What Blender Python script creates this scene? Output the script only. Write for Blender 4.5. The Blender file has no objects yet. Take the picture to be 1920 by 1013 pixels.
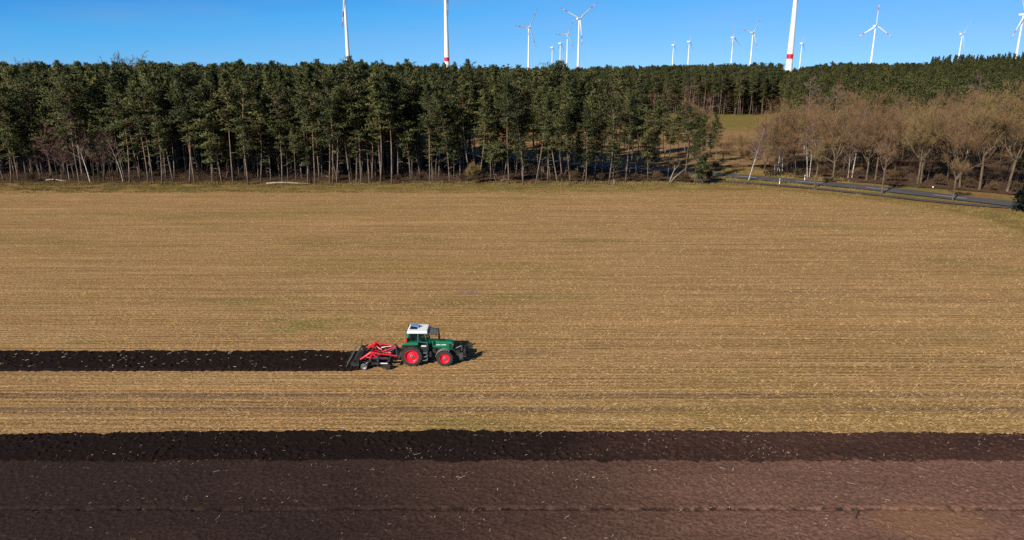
import bpy, bmesh, math, random
import numpy as np
from mathutils import Vector, Matrix

R = math.radians
C = bpy.context.scene.collection
SC = bpy.context.scene

# ------------------------------------------------------------------ camera, sky, sun, exposure
CAM_H, PITCH, FPX, W0, H0 = 21.0, R(15.5), 1350.0, 1920, 1013
cam = bpy.data.objects.new("camera", bpy.data.cameras.new("camera"))
C.objects.link(cam)
cam.location = (0, 0, CAM_H)
cam.rotation_euler = (R(90) - PITCH, 0, 0)
cam.data.sensor_width = 36.0
cam.data.lens = 36.0 * FPX / W0
cam.data.clip_start = 0.5
cam.data.clip_end = 20000
SC.camera = cam

SUN_EL = R(30.5)
SUN_AZ = math.atan2(-0.62, -0.79)          # compass angle of the direction towards the sun, from +Y clockwise
to_sun = Vector((math.sin(SUN_AZ) * math.cos(SUN_EL), math.cos(SUN_AZ) * math.cos(SUN_EL), math.sin(SUN_EL)))
sl = bpy.data.lights.new("sun", "SUN")
sl.energy = 5.0
sl.angle = R(0.5)
sl.color = (1.0, 0.92, 0.79)
sun = bpy.data.objects.new("sun", sl)
C.objects.link(sun)
sun.rotation_euler = to_sun.to_track_quat("Z", "Y").to_euler()

world = bpy.data.worlds.new("World")
SC.world = world
world.use_nodes = True
wn = world.node_tree
bg = wn.nodes["Background"]
sky = wn.nodes.new("ShaderNodeTexSky")
sky.sky_type = "NISHITA"
sky.sun_disc = False
sky.sun_elevation = SUN_EL
sky.sun_rotation = SUN_AZ
sky.altitude = 100
sky.air_density = 1.0
sky.dust_density = 0.3
sky.ozone_density = 3.0
bg.inputs["Strength"].default_value = 0.15
tcw = wn.nodes.new("ShaderNodeTexCoord")           # read the sky a little above each direction: a clear deep-blue winter sky
mpw = wn.nodes.new("ShaderNodeVectorMath"); mpw.operation = "MULTIPLY_ADD"
mpw.inputs[1].default_value = (1, 1, 1.5); mpw.inputs[2].default_value = (0, 0, 0.16)
nmw = wn.nodes.new("ShaderNodeVectorMath"); nmw.operation = "NORMALIZE"
wn.links.new(tcw.outputs["Generated"], mpw.inputs[0]); wn.links.new(mpw.outputs[0], nmw.inputs[0]); wn.links.new(nmw.outputs[0], sky.inputs["Vector"])
tint = wn.nodes.new("ShaderNodeMix"); tint.data_type = "RGBA"; tint.blend_type = "MULTIPLY"; tint.inputs["Factor"].default_value = 1.0
dt = wn.nodes.new("ShaderNodeVectorMath"); dt.operation = "DOT_PRODUCT"; dt.inputs[1].default_value = (0.45, 0.0, -6.0)
ad = wn.nodes.new("ShaderNodeMath"); ad.inputs[1].default_value = 0.86
rp = wn.nodes.new("ShaderNodeValToRGB"); rp.color_ramp.elements.new(0.5)
for k, (p, c) in enumerate(((0.0, (0.18, 0.84, 1.42)), (0.35, (0.39, 1.10, 1.42)), (0.85, (0.74, 1.02, 1.14)))):
    rp.color_ramp.elements[k].position = p; rp.color_ramp.elements[k].color = (*[v/1.5 for v in c], 1)
cm = wn.nodes.new("ShaderNodeVectorMath"); cm.operation = "MULTIPLY"; cm.inputs[1].default_value = (3.0, 3.0, 22.0)
cn = wn.nodes.new("ShaderNodeTexNoise"); cn.inputs["Scale"].default_value = 1.6; cn.inputs["Detail"].default_value = 5
cr_ = wn.nodes.new("ShaderNodeMapRange"); cr_.inputs[1].default_value = 0.42; cr_.inputs[2].default_value = 0.72; cr_.inputs[4].default_value = 0.55
veil = wn.nodes.new("ShaderNodeMix"); veil.data_type = "RGBA"; veil.inputs["B"].default_value = (0.50, 0.70, 0.84, 1)     # thin high cloud
wn.links.new(tcw.outputs["Generated"], dt.inputs[0]); wn.links.new(dt.outputs["Value"], ad.inputs[0]); wn.links.new(ad.outputs[0], rp.inputs["Fac"])
wn.links.new(tcw.outputs["Generated"], cm.inputs[0]); wn.links.new(cm.outputs[0], cn.inputs["Vector"]); wn.links.new(cn.outputs["Fac"], cr_.inputs[0])
wn.links.new(cr_.outputs[0], veil.inputs["Factor"]); wn.links.new(rp.outputs["Color"], veil.inputs["A"]); wn.links.new(veil.outputs["Result"], tint.inputs["B"])
wn.links.new(sky.outputs[0], tint.inputs["A"])
sz_ = wn.nodes.new("ShaderNodeSeparateXYZ"); zr = wn.nodes.new("ShaderNodeMapRange")      # sky above the view dimmed and warmed to weaken the blue shadow fill
zr.inputs[1].default_value = 0.11; zr.inputs[2].default_value = 0.4
zen = wn.nodes.new("ShaderNodeMix"); zen.data_type = "RGBA"; zen.blend_type = "MULTIPLY"; zen.inputs["B"].default_value = (1.15, 0.58, 0.40, 1)
wn.links.new(tcw.outputs["Generated"], sz_.inputs[0]); wn.links.new(sz_.outputs[2], zr.inputs[0]); wn.links.new(zr.outputs[0], zen.inputs["Factor"])
wn.links.new(tint.outputs["Result"], zen.inputs["A"]); wn.links.new(zen.outputs["Result"], bg.inputs["Color"])

SC.view_settings.view_transform = "Standard"
SC.view_settings.look = "None"
SC.view_settings.exposure = 0.35
SC.view_settings.gamma = 1.0
SC.cycles.use_denoising = False
SC.cycles.max_bounces = 5
SC.cycles.diffuse_bounces = 2
SC.cycles.glossy_bounces = 2
SC.cycles.transparent_max_bounces = 6
SC.cycles.transmission_bounces = 3

# ------------------------------------------------------------------ helpers
def ray(px, py):
    c, s = math.cos(PITCH), math.sin(PITCH)
    a, b = px - W0 / 2, H0 / 2 - py
    return (a, FPX * c + b * s, -FPX * s + b * c)

def at(px, py, z=0.0):
    """ground point seen at a pixel of the 1920x1013 photograph"""
    d = ray(px, py)
    t = (z - CAM_H) / d[2]
    return Vector((d[0] * t, d[1] * t, z))

def tag(o, label, cat, group=None, kind=None):
    if label: o["label"] = label
    if cat: o["category"] = cat
    if group: o["group"] = group
    if kind: o["kind"] = kind
    return o

def thing(name, label, cat, loc=(0, 0, 0), rz=0.0, group=None, rot=None):
    o = bpy.data.objects.new(name, None)
    o.empty_display_size = 0.2
    C.objects.link(o)
    o.location = loc
    o.rotation_euler = rot if rot else (0, 0, rz)
    return tag(o, label, cat, group)

def link(name, mesh, parent=None):
    o = bpy.data.objects.new(name, mesh)
    C.objects.link(o)
    if parent: o.parent = parent
    return o

def np_mesh(name, verts, faces, mats, smooth=False, fattr=None, fmat=None):
    """mesh from an (n,3) array and an (m,k) array of faces of one size (or list of such arrays)"""
    me = bpy.data.meshes.new(name)
    verts = np.asarray(verts, np.float32)
    fl = faces if isinstance(faces, list) else [faces]
    fl = [np.asarray(f, np.int32) for f in fl if len(f)]
    loops = np.concatenate([f.ravel() for f in fl])
    tot = np.concatenate([np.full(len(f), f.shape[1], np.int32) for f in fl])
    start = np.concatenate([[0], np.cumsum(tot)[:-1]]).astype(np.int32)
    me.vertices.add(len(verts)); me.vertices.foreach_set("co", verts.ravel())
    me.loops.add(len(loops)); me.loops.foreach_set("vertex_index", loops)
    me.polygons.add(len(tot)); me.polygons.foreach_set("loop_start", start)
    if smooth: me.polygons.foreach_set("use_smooth", np.ones(len(tot), bool))
    for m in (mats if isinstance(mats, (list, tuple)) else [mats]): me.materials.append(m)
    if fmat is not None: me.polygons.foreach_set("material_index", np.asarray(fmat, np.int32))
    if fattr is not None:
        a = me.attributes.new("v", "FLOAT", "FACE")
        a.data.foreach_set("value", np.asarray(fattr, np.float32))
    me.update(calc_edges=True)
    return me

def sub(a, b): return (a[0]-b[0], a[1]-b[1], a[2]-b[2])

class MB:
    """collects boxes, tubes, lathes and prisms into one mesh"""
    def __init__(s): s.v, s.f, s.m = [], [], []
    def add(s, vs, fs, mi=0):
        n = len(s.v); s.v.extend(tuple(p) for p in vs)
        for f in fs: s.f.append(tuple(i + n for i in f)); s.m.append(mi)
    def box(s, c, size, rot=None, mi=0, taper=(1, 1)):
        x, y, z = size[0]/2, size[1]/2, size[2]/2
        vs = []
        for dz in (-1, 1):
            tx, ty = taper if dz > 0 else (1, 1)
            for dx, dy in ((-1, -1), (1, -1), (1, 1), (-1, 1)): vs.append(Vector((dx*x*tx, dy*y*ty, dz*z)))
        if rot is not None:
            M = Matrix.Rotation(rot[2], 3, "Z") @ Matrix.Rotation(rot[1], 3, "Y") @ Matrix.Rotation(rot[0], 3, "X")
            vs = [M @ p for p in vs]
        vs = [p + Vector(c) for p in vs]
        s.add(vs, [(3, 2, 1, 0), (4, 5, 6, 7), (0, 1, 5, 4), (1, 2, 6, 5), (2, 3, 7, 6), (3, 0, 4, 7)], mi)
        return s
    def prism(s, poly, y0, y1, mi=0):
        """polygon in x,z extruded along y"""
        n = len(poly)
        vs = [(x, y0, z) for x, z in poly] + [(x, y1, z) for x, z in poly]
        fs = [tuple(range(n)), tuple(range(2*n-1, n-1, -1))]
        for i in range(n):
            j = (i+1) % n
            fs.append((i, i+n, j+n, j))
        s.add(vs, fs, mi); return s
    def tube(s, pts, rad, n=6, mi=0, cap=True):
        pts = [Vector(p) for p in pts]
        if not isinstance(rad, (list, tuple)): rad = [rad]*len(pts)
        vs, prev = [], None
        for i, p in enumerate(pts):
            d = (pts[min(i+1, len(pts)-1)] - pts[max(i-1, 0)])
            if d.length < 1e-9: d = Vector((0, 0, 1))
            d.normalize()
            if prev is None:
                a = Vector((0, 0, 1)) if abs(d.z) < 0.9 else Vector((1, 0, 0))
                u = d.cross(a).normalized()
            else:
                u = prev - d * prev.dot(d)
                if u.length < 1e-6: u = d.orthogonal()
                u.normalize()
            prev = u
            w = d.cross(u)
            for k in range(n):
                t = 2*math.pi*k/n
                vs.append(p + (u*math.cos(t) + w*math.sin(t))*rad[i])
        fs = []
        for i in range(len(pts)-1):
            for k in range(n):
                a, b = i*n+k, i*n+(k+1) % n
                fs.append((a, b, b+n, a+n))
        if cap:
            fs.append(tuple(range(n-1, -1, -1)))
            fs.append(tuple(range((len(pts)-1)*n, len(pts)*n)))
        s.add(vs, fs, mi); return s
    def lathe(s, prof, c, axis="y", n=32, mi=0):
        """profile of (radius, offset along the axis)"""
        vs = []
        for r, o in prof:
            for k in range(n):
                t = 2*math.pi*k/n
                a, b = r*math.cos(t), r*math.sin(t)
                p = {"y": (a, o, b), "z": (a, b, o), "x": (o, a, b)}[axis]
                vs.append((c[0]+p[0], c[1]+p[1], c[2]+p[2]))
        fs = []
        for i in range(len(prof)-1):
            for k in range(n):
                a, b = i*n+k, i*n+(k+1) % n
                fs.append((a, b, b+n, a+n))
        s.add(vs, fs, mi); return s
    def mesh(s, name, mats, smooth=False):
        me = bpy.data.meshes.new(name)
        me.from_pydata([tuple(p) for p in s.v], [], s.f)
        for m in (mats if isinstance(mats, (list, tuple)) else [mats]): me.materials.append(m)
        me.polygons.foreach_set("material_index", s.m)
        bm = bmesh.new(); bm.from_mesh(me)
        bmesh.ops.recalc_face_normals(bm, faces=bm.faces)
        bm.to_mesh(me); bm.free()
        if smooth: me.polygons.foreach_set("use_smooth", [True]*len(me.polygons))
        me.update()
        return me
    def build(s, name, mats, parent=None, smooth=False, bevel=0.0):
        o = link(name, s.mesh(name, mats, smooth), parent)
        if bevel:
            b = o.modifiers.new("bevel", "BEVEL"); b.width = bevel; b.segments = 2; b.limit_method = "ANGLE"
        return o

def smooth01(a, b, x):
    t = np.clip((np.asarray(x, float) - a) / (b - a), 0, 1)
    return t*t*(3-2*t)

def vnoise(x, y, seed=0):
    x = np.asarray(x, np.float64); y = np.asarray(y, np.float64)
    xi = np.floor(x).astype(np.int64); yi = np.floor(y).astype(np.int64)
    fx = x - xi; fy = y - yi
    fx = fx*fx*(3-2*fx); fy = fy*fy*(3-2*fy)
    def h(i, j):
        n = (i*374761393 + j*668265263 + seed*1274126177) & 0xFFFFFFFF
        n = ((n ^ (n >> 13)) * 1274126177) & 0xFFFFFFFF
        n = n ^ (n >> 16)
        return (n & 0xFFFFFF) / float(0xFFFFFF)
    a = h(xi, yi)*(1-fx) + h(xi+1, yi)*fx
    b = h(xi, yi+1)*(1-fx) + h(xi+1, yi+1)*fx
    return a*(1-fy) + b*fy

# ------------------------------------------------------------------ materials
def nd(nt, t, **kw):
    n = nt.nodes.new(t)
    for k, v in kw.items(): setattr(n, k, v)
    return n

def mat(name, col, rough=0.6, metal=0.0, var=0.12, scale=6.0, bump=0.0, spec=0.4, coat=0.0):
    m = bpy.data.materials.new(name); m.use_nodes = True
    nt = m.node_tree; b = nt.nodes["Principled BSDF"]
    b.inputs["Roughness"].default_value = rough
    b.inputs["Metallic"].default_value = metal
    b.inputs["Specular IOR Level"].default_value = spec
    b.inputs["Coat Weight"].default_value = coat
    tc = nd(nt, "ShaderNodeTexCoord")
    n = nd(nt, "ShaderNodeTexNoise"); n.inputs["Scale"].default_value = scale; n.inputs["Detail"].default_value = 6
    nt.links.new(tc.outputs["Object"], n.inputs["Vector"])
    r = nd(nt, "ShaderNodeValToRGB")
    r.color_ramp.elements[0].position = 0.3; r.color_ramp.elements[1].position = 0.7
    r.color_ramp.elements[0].color = (*[c*(1-var) for c in col], 1)
    r.color_ramp.elements[1].color = (*[min(1, c*(1+var)) for c in col], 1)
    nt.links.new(n.outputs["Fac"], r.inputs["Fac"])
    nt.links.new(r.outputs["Color"], b.inputs["Base Color"])
    if bump:
        bp = nd(nt, "ShaderNodeBump"); bp.inputs["Strength"].default_value = bump; bp.inputs["Distance"].default_value = 0.02
        nt.links.new(n.outputs["Fac"], bp.inputs["Height"]); nt.links.new(bp.outputs["Normal"], b.inputs["Normal"])
    return m

class NT:
    """small wrapper to write ground materials briefly"""
    def __init__(s, name, rough=0.95):
        s.m = bpy.data.materials.new(name); s.m.use_nodes = True
        s.nt = s.m.node_tree; s.b = s.nt.nodes["Principled BSDF"]
        s.b.inputs["Roughness"].default_value = rough
        s.b.inputs["Specular IOR Level"].default_value = 0.1
        s.pos = nd(s.nt, "ShaderNodeNewGeometry").outputs["Position"]
    def L(s, a, b): s.nt.links.new(a, b)
    def noise(s, scale, stretch=(1, 1, 1), detail=5, off=(0, 0, 0), rough=0.55):
        mp = nd(s.nt, "ShaderNodeMapping"); mp.inputs["Scale"].default_value = stretch; mp.inputs["Location"].default_value = off
        s.L(s.pos, mp.inputs["Vector"])
        n = nd(s.nt, "ShaderNodeTexNoise"); n.inputs["Scale"].default_value = scale
        n.inputs["Detail"].default_value = detail; n.inputs["Roughness"].default_value = rough
        s.L(mp.outputs[0], n.inputs["Vector"]); return n.outputs["Fac"]
    def ramp(s, fac, stops):
        r = nd(s.nt, "ShaderNodeValToRGB")
        e = r.color_ramp.elements
        while len(e) < len(stops): e.new(0.5)
        for k, (p, c) in enumerate(stops):
            e[k].position = p; e[k].color = (*c, 1) if len(c) == 3 else c
        s.L(fac, r.inputs["Fac"]); return r.outputs["Color"]
    def rng(s, fac, a, b, c=0.0, d=1.0):
        n = nd(s.nt, "ShaderNodeMapRange"); n.interpolation_type = "SMOOTHSTEP"
        for k, v in enumerate((a, b, c, d)): n.inputs[k+1].default_value = v
        s.L(fac, n.inputs[0]); return n.outputs[0]
    def mix(s, fac, a, b, mode="MIX"):
        n = nd(s.nt, "ShaderNodeMix", data_type="RGBA", blend_type=mode)
        for sock, v in ((n.inputs["Factor"], fac), (n.inputs["A"], a), (n.inputs["B"], b)):
            if isinstance(v, (int, float)): sock.default_value = v
            elif isinstance(v, tuple): sock.default_value = (*v, 1)
            else: s.L(v, sock)
        return n.outputs["Result"]
    def math(s, op, a, b=0.0):
        n = nd(s.nt, "ShaderNodeMath", operation=op)
        for k, v in enumerate((a, b)):
            if isinstance(v, (int, float)): n.inputs[k].default_value = v
            else: s.L(v, n.inputs[k])
        return n.outputs[0]
    def xyz(s):
        n = nd(s.nt, "ShaderNodeSeparateXYZ"); s.L(s.pos, n.inputs[0]); return n.outputs
    def spot(s, x, y, rx, ry):
        """soft ellipse on the ground"""
        X = s.xyz()
        a = s.math("MULTIPLY", s.math("SUBTRACT", X[0], x), 1/rx); b = s.math("MULTIPLY", s.math("SUBTRACT", X[1], y), 1/ry)
        d = s.math("ADD", s.math("MULTIPLY", a, a), s.math("MULTIPLY", b, b))
        return s.rng(d, 0.1, 1.3, 1.0, 0.0)
    def attr(s, name):
        n = nd(s.nt, "ShaderNodeAttribute"); n.attribute_name = name; return n.outputs["Fac"]
    def done(s, col, height=None, dist=0.05, strength=1.0):
        s.L(col, s.b.inputs["Base Color"])
        if height is not None:
            bp = nd(s.nt, "ShaderNodeBump"); bp.inputs["Distance"].default_value = dist; bp.inputs["Strength"].default_value = strength
            s.L(height, bp.inputs["Height"]); s.L(bp.outputs["Normal"], s.b.inputs["Normal"])
        return s.m

def mat_ground():
    t = NT("rough_grass")
    a = t.noise(0.25, (1, 1.6, 1), 6); b = t.noise(2.2, (1, 1, 1), 6, (9, 3, 0)); g = t.noise(0.09, (0.6, 1.4, 1), 4, (40, 7, 0))
    c = t.ramp(a, [(0.3, (0.23, 0.125, 0.045)), (0.55, (0.27, 0.17, 0.06)), (0.75, (0.33, 0.21, 0.09))])
    c = t.mix(t.rng(g, 0.45, 0.68, 0, 0.85), c, (0.16, 0.145, 0.035))
    c = t.mix(t.rng(b, 0.35, 0.7), c, t.mix(1.0, c, (0.62, 0.62, 0.62), "MULTIPLY"))
    return t.done(c, b, 0.15, 1.0)

def mat_meadow():
    t = NT("meadow_grass")
    a = t.noise(0.15, (1, 2, 1), 6); b = t.noise(1.5, (1, 2, 1), 6, (9, 3, 0))
    c = t.ramp(a, [(0.3, (0.24, 0.14, 0.06)), (0.55, (0.33, 0.2, 0.09)), (0.8, (0.38, 0.26, 0.13))])
    Y = t.xyz()[1]
    gr = t.math("MULTIPLY", t.rng(Y, 255, 285, 0, 0.85), t.rng(a, 0.2, 0.5, 0.5, 1))
    c = t.mix(gr, c, (0.2, 0.165, 0.04))
    c = t.mix(t.rng(b, 0.35, 0.7), c, t.mix(1.0, c, (0.7, 0.68, 0.66), "MULTIPLY"))
    return t.done(c, b, 0.3, 1.0)

def mat_litter():
    t = NT("forest_litter")
    a = t.noise(0.5, (1, 1, 1), 6); b = t.noise(4.0, (1, 1, 1), 6, (9, 3, 0))
    c = t.ramp(a, [(0.3, (0.06, 0.035, 0.022)), (0.55, (0.12, 0.07, 0.04)), (0.75, (0.2, 0.12, 0.065))])
    c = t.mix(t.rng(b, 0.35, 0.7), c, t.mix(1.0, c, (0.55, 0.55, 0.55), "MULTIPLY"))
    return t.done(c, b, 0.2, 1.0)

TR = at(773, 686)                          # where the near rear wheel touches the ground
TR = Vector((TR.x, TR.y + 0.82, 0.0))
def mat_stubble():
    t = NT("stubble_soil")
    X = t.xyz()
    streak = t.noise(1.0, (0.035, 1.5, 1), 5); fine = t.noise(3.0, (0.12, 3.2, 1), 5, (3, 8, 0)); big = t.noise(0.05, (0.4, 1.4, 1), 4, (21, 5, 0))
    grain = t.noise(5.0, (0.7, 1.3, 1), 6, (1, 2, 0))
    c = t.ramp(streak, [(0.26, (0.40, 0.23, 0.10)), (0.5, (0.50, 0.305, 0.135)), (0.74, (0.60, 0.385, 0.185))])
    wob = t.math("MULTIPLY", t.math("SUBTRACT", t.noise(1.0, (0.11, 0.3, 1), 2, (5, 5, 5)), 0.5), 0.7)
    rowp = t.math("SINE", t.math("MULTIPLY", t.math("ADD", X[1], wob), 2*math.pi/0.52))
    band = t.noise(1.0, (0.05, 0.8, 1), 3, (77, 2, 0))
    rowd = t.math("MULTIPLY", t.rng(rowp, -0.2, 1.0), t.rng(band, 0.38, 0.62, 0.2, 0.95))
    c = t.mix(rowd, c, t.mix(1.0, c, (0.52, 0.48, 0.42), "MULTIPLY"))
    lines = t.noise(1.0, (0.018, 4.2, 1), 3, (31, 12, 0))
    c = t.mix(t.rng(lines, 0.52, 0.66, 0, 0.6), c, t.mix(1.0, c, (0.62, 0.58, 0.56), "MULTIPLY"))
    c = t.mix(t.rng(lines, 0.44, 0.32, 0, 0.5), c, (0.58, 0.40, 0.21))
    sw = t.noise(1.0, (0.016, 0.30, 1), 3, (91, 22, 0))
    c = t.mix(t.rng(sw, 0.40, 0.28, 0, 0.8), c, t.mix(1.0, c, (0.80, 0.76, 0.72), "MULTIPLY"))
    c = t.mix(t.rng(sw, 0.55, 0.70, 0, 0.8), c, t.mix(1.0, c, (1.16, 1.12, 1.08), "MULTIPLY"))
    c = t.mix(t.rng(big, 0.5, 0.72, 0, 0.5), c, (0.30, 0.215, 0.06))
    ol = t.noise(0.12, (0.3, 1.0, 1), 4, (61, 15, 0))
    c = t.mix(t.rng(ol, 0.56, 0.75, 0, 0.6), c, (0.21, 0.185, 0.045))
    pu = t.noise(0.3, (0.12, 1.6, 1), 4, (11, 35, 0))
    c = t.mix(t.rng(pu, 0.58, 0.72, 0, 0.5), c, (0.27, 0.165, 0.115))
    g = at(575, 609)
    c = t.mix(t.math("MULTIPLY", t.spot(g.x, g.y, 6.5, 2.6), t.rng(t.noise(0.5, (0.5, 1.4, 1), 5, (14, 6, 0)), 0.35, 0.65, 0.1, 0.75)), c, (0.24, 0.215, 0.055))
    for py in (742, 768):                  # two old wheel tracks of bare earth
        q = at(700, py)
        tr = t.rng(t.math("ABSOLUTE", t.math("SUBTRACT", X[1], q.y)), 0.15, 0.5, 0.6, 0.0)
        c = t.mix(t.math("MULTIPLY", tr, t.rng(streak, 0.3, 0.55, 0.35, 1)), c, (0.17, 0.115, 0.085))
    g = at(878, 549)
    c = t.mix(t.math("MULTIPLY", t.spot(g.x, g.y, 1.3, 0.7), t.rng(grain, 0.35, 0.55, 0.3, 1)), c, (0.31, 0.22, 0.18))
    c = t.mix(t.rng(fine, 0.35, 0.62), t.mix(1.0, c, (0.72, 0.7, 0.66), "MULTIPLY"), c)
    c = t.mix(t.rng(grain, 0.38, 0.6), t.mix(1.0, c, (0.66, 0.63, 0.58), "MULTIPLY"), c)
    e = t.attr("edge")
    c = t.mix(t.math("MULTIPLY", e, t.rng(grain, 0.2, 0.7, 0.6, 1)), c, (0.25, 0.165, 0.055))
    h = t.math("ADD", t.math("MULTIPLY", fine, 0.6), grain)
    return t.done(c, h, 0.10, 1.0)

YG = float(at(500, 961).y)                 # a furrow in the dried soil, coloured in broken darker dashes
def mat_soil(name, stops, wet):
    t = NT(name, 0.9)
    X = t.xyz()
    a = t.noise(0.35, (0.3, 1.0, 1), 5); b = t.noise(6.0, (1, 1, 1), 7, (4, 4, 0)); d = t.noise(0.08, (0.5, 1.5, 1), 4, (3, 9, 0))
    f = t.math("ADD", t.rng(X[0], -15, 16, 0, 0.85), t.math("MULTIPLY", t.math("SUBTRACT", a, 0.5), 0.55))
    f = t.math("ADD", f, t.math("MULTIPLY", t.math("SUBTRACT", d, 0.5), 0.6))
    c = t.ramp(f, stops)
    c = t.mix(t.rng(b, 0.36, 0.62), t.mix(1.0, c, (0.6, 0.58, 0.58), "MULTIPLY"), c)
    if not wet:
        gl = t.rng(t.math("ABSOLUTE", t.math("SUBTRACT", X[1], YG)), 0.05, 0.22, 0.8, 0.0)
        c = t.mix(t.math("MULTIPLY", gl, t.rng(t.noise(1.0, (2.2, 2.2, 1), 4, (8, 1, 0)), 0.42, 0.58)), c, (0.016, 0.009, 0.007))
        q = at(1740, 985)
        c = t.mix(t.math("MULTIPLY", t.spot(q.x, q.y, 3.2, 1.6), 0.4), c, (0.27, 0.14, 0.07))
    return t.done(c, b, 0.06, 0.9)

def mat_asphalt(name, col, sc=1.0):
    t = NT(name, 0.75)
    a = t.noise(0.4 * sc, (1, 1, 1), 5); b = t.noise(30, (1, 1, 1), 3)
    c = t.ramp(a, [(0.3, tuple(x*0.8 for x in col)), (0.7, tuple(x*1.2 for x in col))])
    c = t.mix(t.rng(b, 0.3, 0.7, 0, 0.35), c, t.mix(1.0, c, (0.7, 0.7, 0.7), "MULTIPLY"))
    t.b.inputs["Specular IOR Level"].default_value = 0.35
    return t.done(c, b, 0.01, 0.5)

def mat_leaf(name, dark, mid, light, own=0.5):
    m = bpy.data.materials.new(name); m.use_nodes = True
    nt = m.node_tree; b = nt.nodes["Principled BSDF"]
    b.inputs["Roughness"].default_value = 0.7; b.inputs["Specular IOR Level"].default_value = 0.15
    a = nd(nt, "ShaderNodeAttribute"); a.attribute_name = "v"
    oi = nd(nt, "ShaderNodeObjectInfo")
    ad = nd(nt, "ShaderNodeMath", operation="MULTIPLY_ADD"); ad.inputs[1].default_value = 1-own
    sb = nd(nt, "ShaderNodeMath", operation="MULTIPLY_ADD"); sb.inputs[1].default_value = own; sb.inputs[2].default_value = 0.0
    nt.links.new(oi.outputs["Random"], sb.inputs[0]); nt.links.new(a.outputs["Fac"], ad.inputs[0]); nt.links.new(sb.outputs[0], ad.inputs[2])
    r = nd(nt, "ShaderNodeValToRGB"); e = r.color_ramp.elements; e.new(0.5)
    for k, (p, c) in enumerate(((0.15, dark), (0.5, mid), (0.85, light))): e[k].position = p; e[k].color = (*c, 1)
    nt.links.new(ad.outputs[0], r.inputs["Fac"]); nt.links.new(r.outputs["Color"], b.inputs["Base Color"])
    return m

def mat_bark(name, low, high, z0, z1, var=0.3):
    t = NT(name, 0.9)
    tc = nd(t.nt, "ShaderNodeTexCoord"); t.pos = tc.outputs["Object"]
    n = t.noise(2.5, (1, 1, 0.35), 6)
    z = t.xyz()[2]
    c = t.mix(t.rng(z, z0, z1), low, high)
    c = t.mix(t.rng(n, 0.35, 0.65, 0, 1), t.mix(1.0, c, (1-var*1.6,)*3, "MULTIPLY"), c)
    return t.done(c, n, 0.03, 0.8)

def mat_birch():
    t = NT("birch_bark", 0.7)
    tc = nd(t.nt, "ShaderNodeTexCoord"); t.pos = tc.outputs["Object"]
    n = t.noise(1.6, (1, 1, 2.2), 4); z = t.xyz()[2]
    c = t.mix(t.rng(z, 4.0, 8, 0, 0.8), (0.5, 0.45, 0.39), (0.25, 0.17, 0.13))
    c = t.mix(t.rng(n, 0.55, 0.62, 0, 0.85), c, (0.06, 0.05, 0.045))
    return t.done(c, n, 0.02, 0.5)

M = {}
M["ground"] = mat_ground(); M["meadow"] = mat_meadow(); M["litter"] = mat_litter(); M["stubble"] = mat_stubble()
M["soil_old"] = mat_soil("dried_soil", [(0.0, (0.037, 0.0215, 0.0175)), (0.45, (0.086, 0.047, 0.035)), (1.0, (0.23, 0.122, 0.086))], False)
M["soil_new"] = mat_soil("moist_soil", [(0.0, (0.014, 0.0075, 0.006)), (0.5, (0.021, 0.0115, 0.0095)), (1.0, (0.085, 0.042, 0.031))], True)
M["road"] = mat_asphalt("asphalt", (0.085, 0.081, 0.084)); M["path"] = mat_asphalt("path_asphalt", (0.085, 0.07, 0.066))
M["line"] = mat("road_paint", (0.6, 0.6, 0.6), 0.7, var=0.2, scale=3)
M["straw"] = mat("straw", (0.52, 0.35, 0.17), 0.7, var=0.35, scale=0.9)
M["straw_pale"] = mat("pale_straw", (0.5, 0.41, 0.3), 0.7, var=0.3, scale=0.9)
M["needle"] = mat_leaf("pine_needles", (0.036, 0.047, 0.020), (0.078, 0.090, 0.034), (0.140, 0.140, 0.050))
M["needle_hill"] = mat_leaf("hill_pine_needles", (0.038, 0.046, 0.018), (0.084, 0.092, 0.032), (0.14, 0.138, 0.048))  # own needle colours for the hill pine and spruce meshes
M["needle_dark"] = mat_leaf("spruce_needles", (0.006, 0.011, 0.009), (0.010, 0.016, 0.012), (0.016, 0.024, 0.016))
M["bark_pine"] = mat_bark("pine_bark", (0.22, 0.165, 0.13), (0.33, 0.20, 0.13), 4, 12)
M["bark_oak"] = mat_bark("oak_bark", (0.17, 0.122, 0.082), (0.2, 0.138, 0.085), 4, 13)
M["bark_dark"] = mat_bark("dark_bark", (0.11, 0.08, 0.06), (0.14, 0.095, 0.065), 4, 13)
M["birch"] = mat_birch()
M["twig_oak"] = mat_leaf("oak_twigs", (0.175, 0.100, 0.062), (0.215, 0.128, 0.056), (0.205, 0.150, 0.062), 0.75)
M["twig_birch"] = mat_leaf("birch_twigs", (0.10, 0.058, 0.05), (0.17, 0.10, 0.085), (0.24, 0.145, 0.12))
M["twig_shrub"] = mat_leaf("shrub_twigs", (0.06, 0.036, 0.022), (0.11, 0.066, 0.036), (0.17, 0.105, 0.05))
M["twig_grey"] = mat_leaf("grey_twigs", (0.12, 0.10, 0.085), (0.18, 0.145, 0.12), (0.24, 0.19, 0.15))
M["log"] = mat("bare_wood", (0.34, 0.27, 0.2), 0.8, var=0.3, scale=2)

# ------------------------------------------------------------------ terrain
def terrain(x, y):
    x = np.asarray(x, float); y = np.asarray(y, float)
    az = x / np.maximum(y, 50)
    hill = smooth01(210, 520, y) * (7.0*smooth01(0.33, 0.43, az) + 4.0*smooth01(0.5, 0.68, az))
    hill = hill + 2.0*smooth01(350, 500, y)*smooth01(0.1, 0.3, az)
    roll = (vnoise(x/90, y/90, 5) - 0.5) * 3.0 * smooth01(230, 330, y)
    far = -10.0 * smooth01(700, 1500, y)
    hill = hill * (1 - smooth01(580, 700, y))
    return hill + roll + far

def tz(x, y): return float(terrain(x, y))

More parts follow.
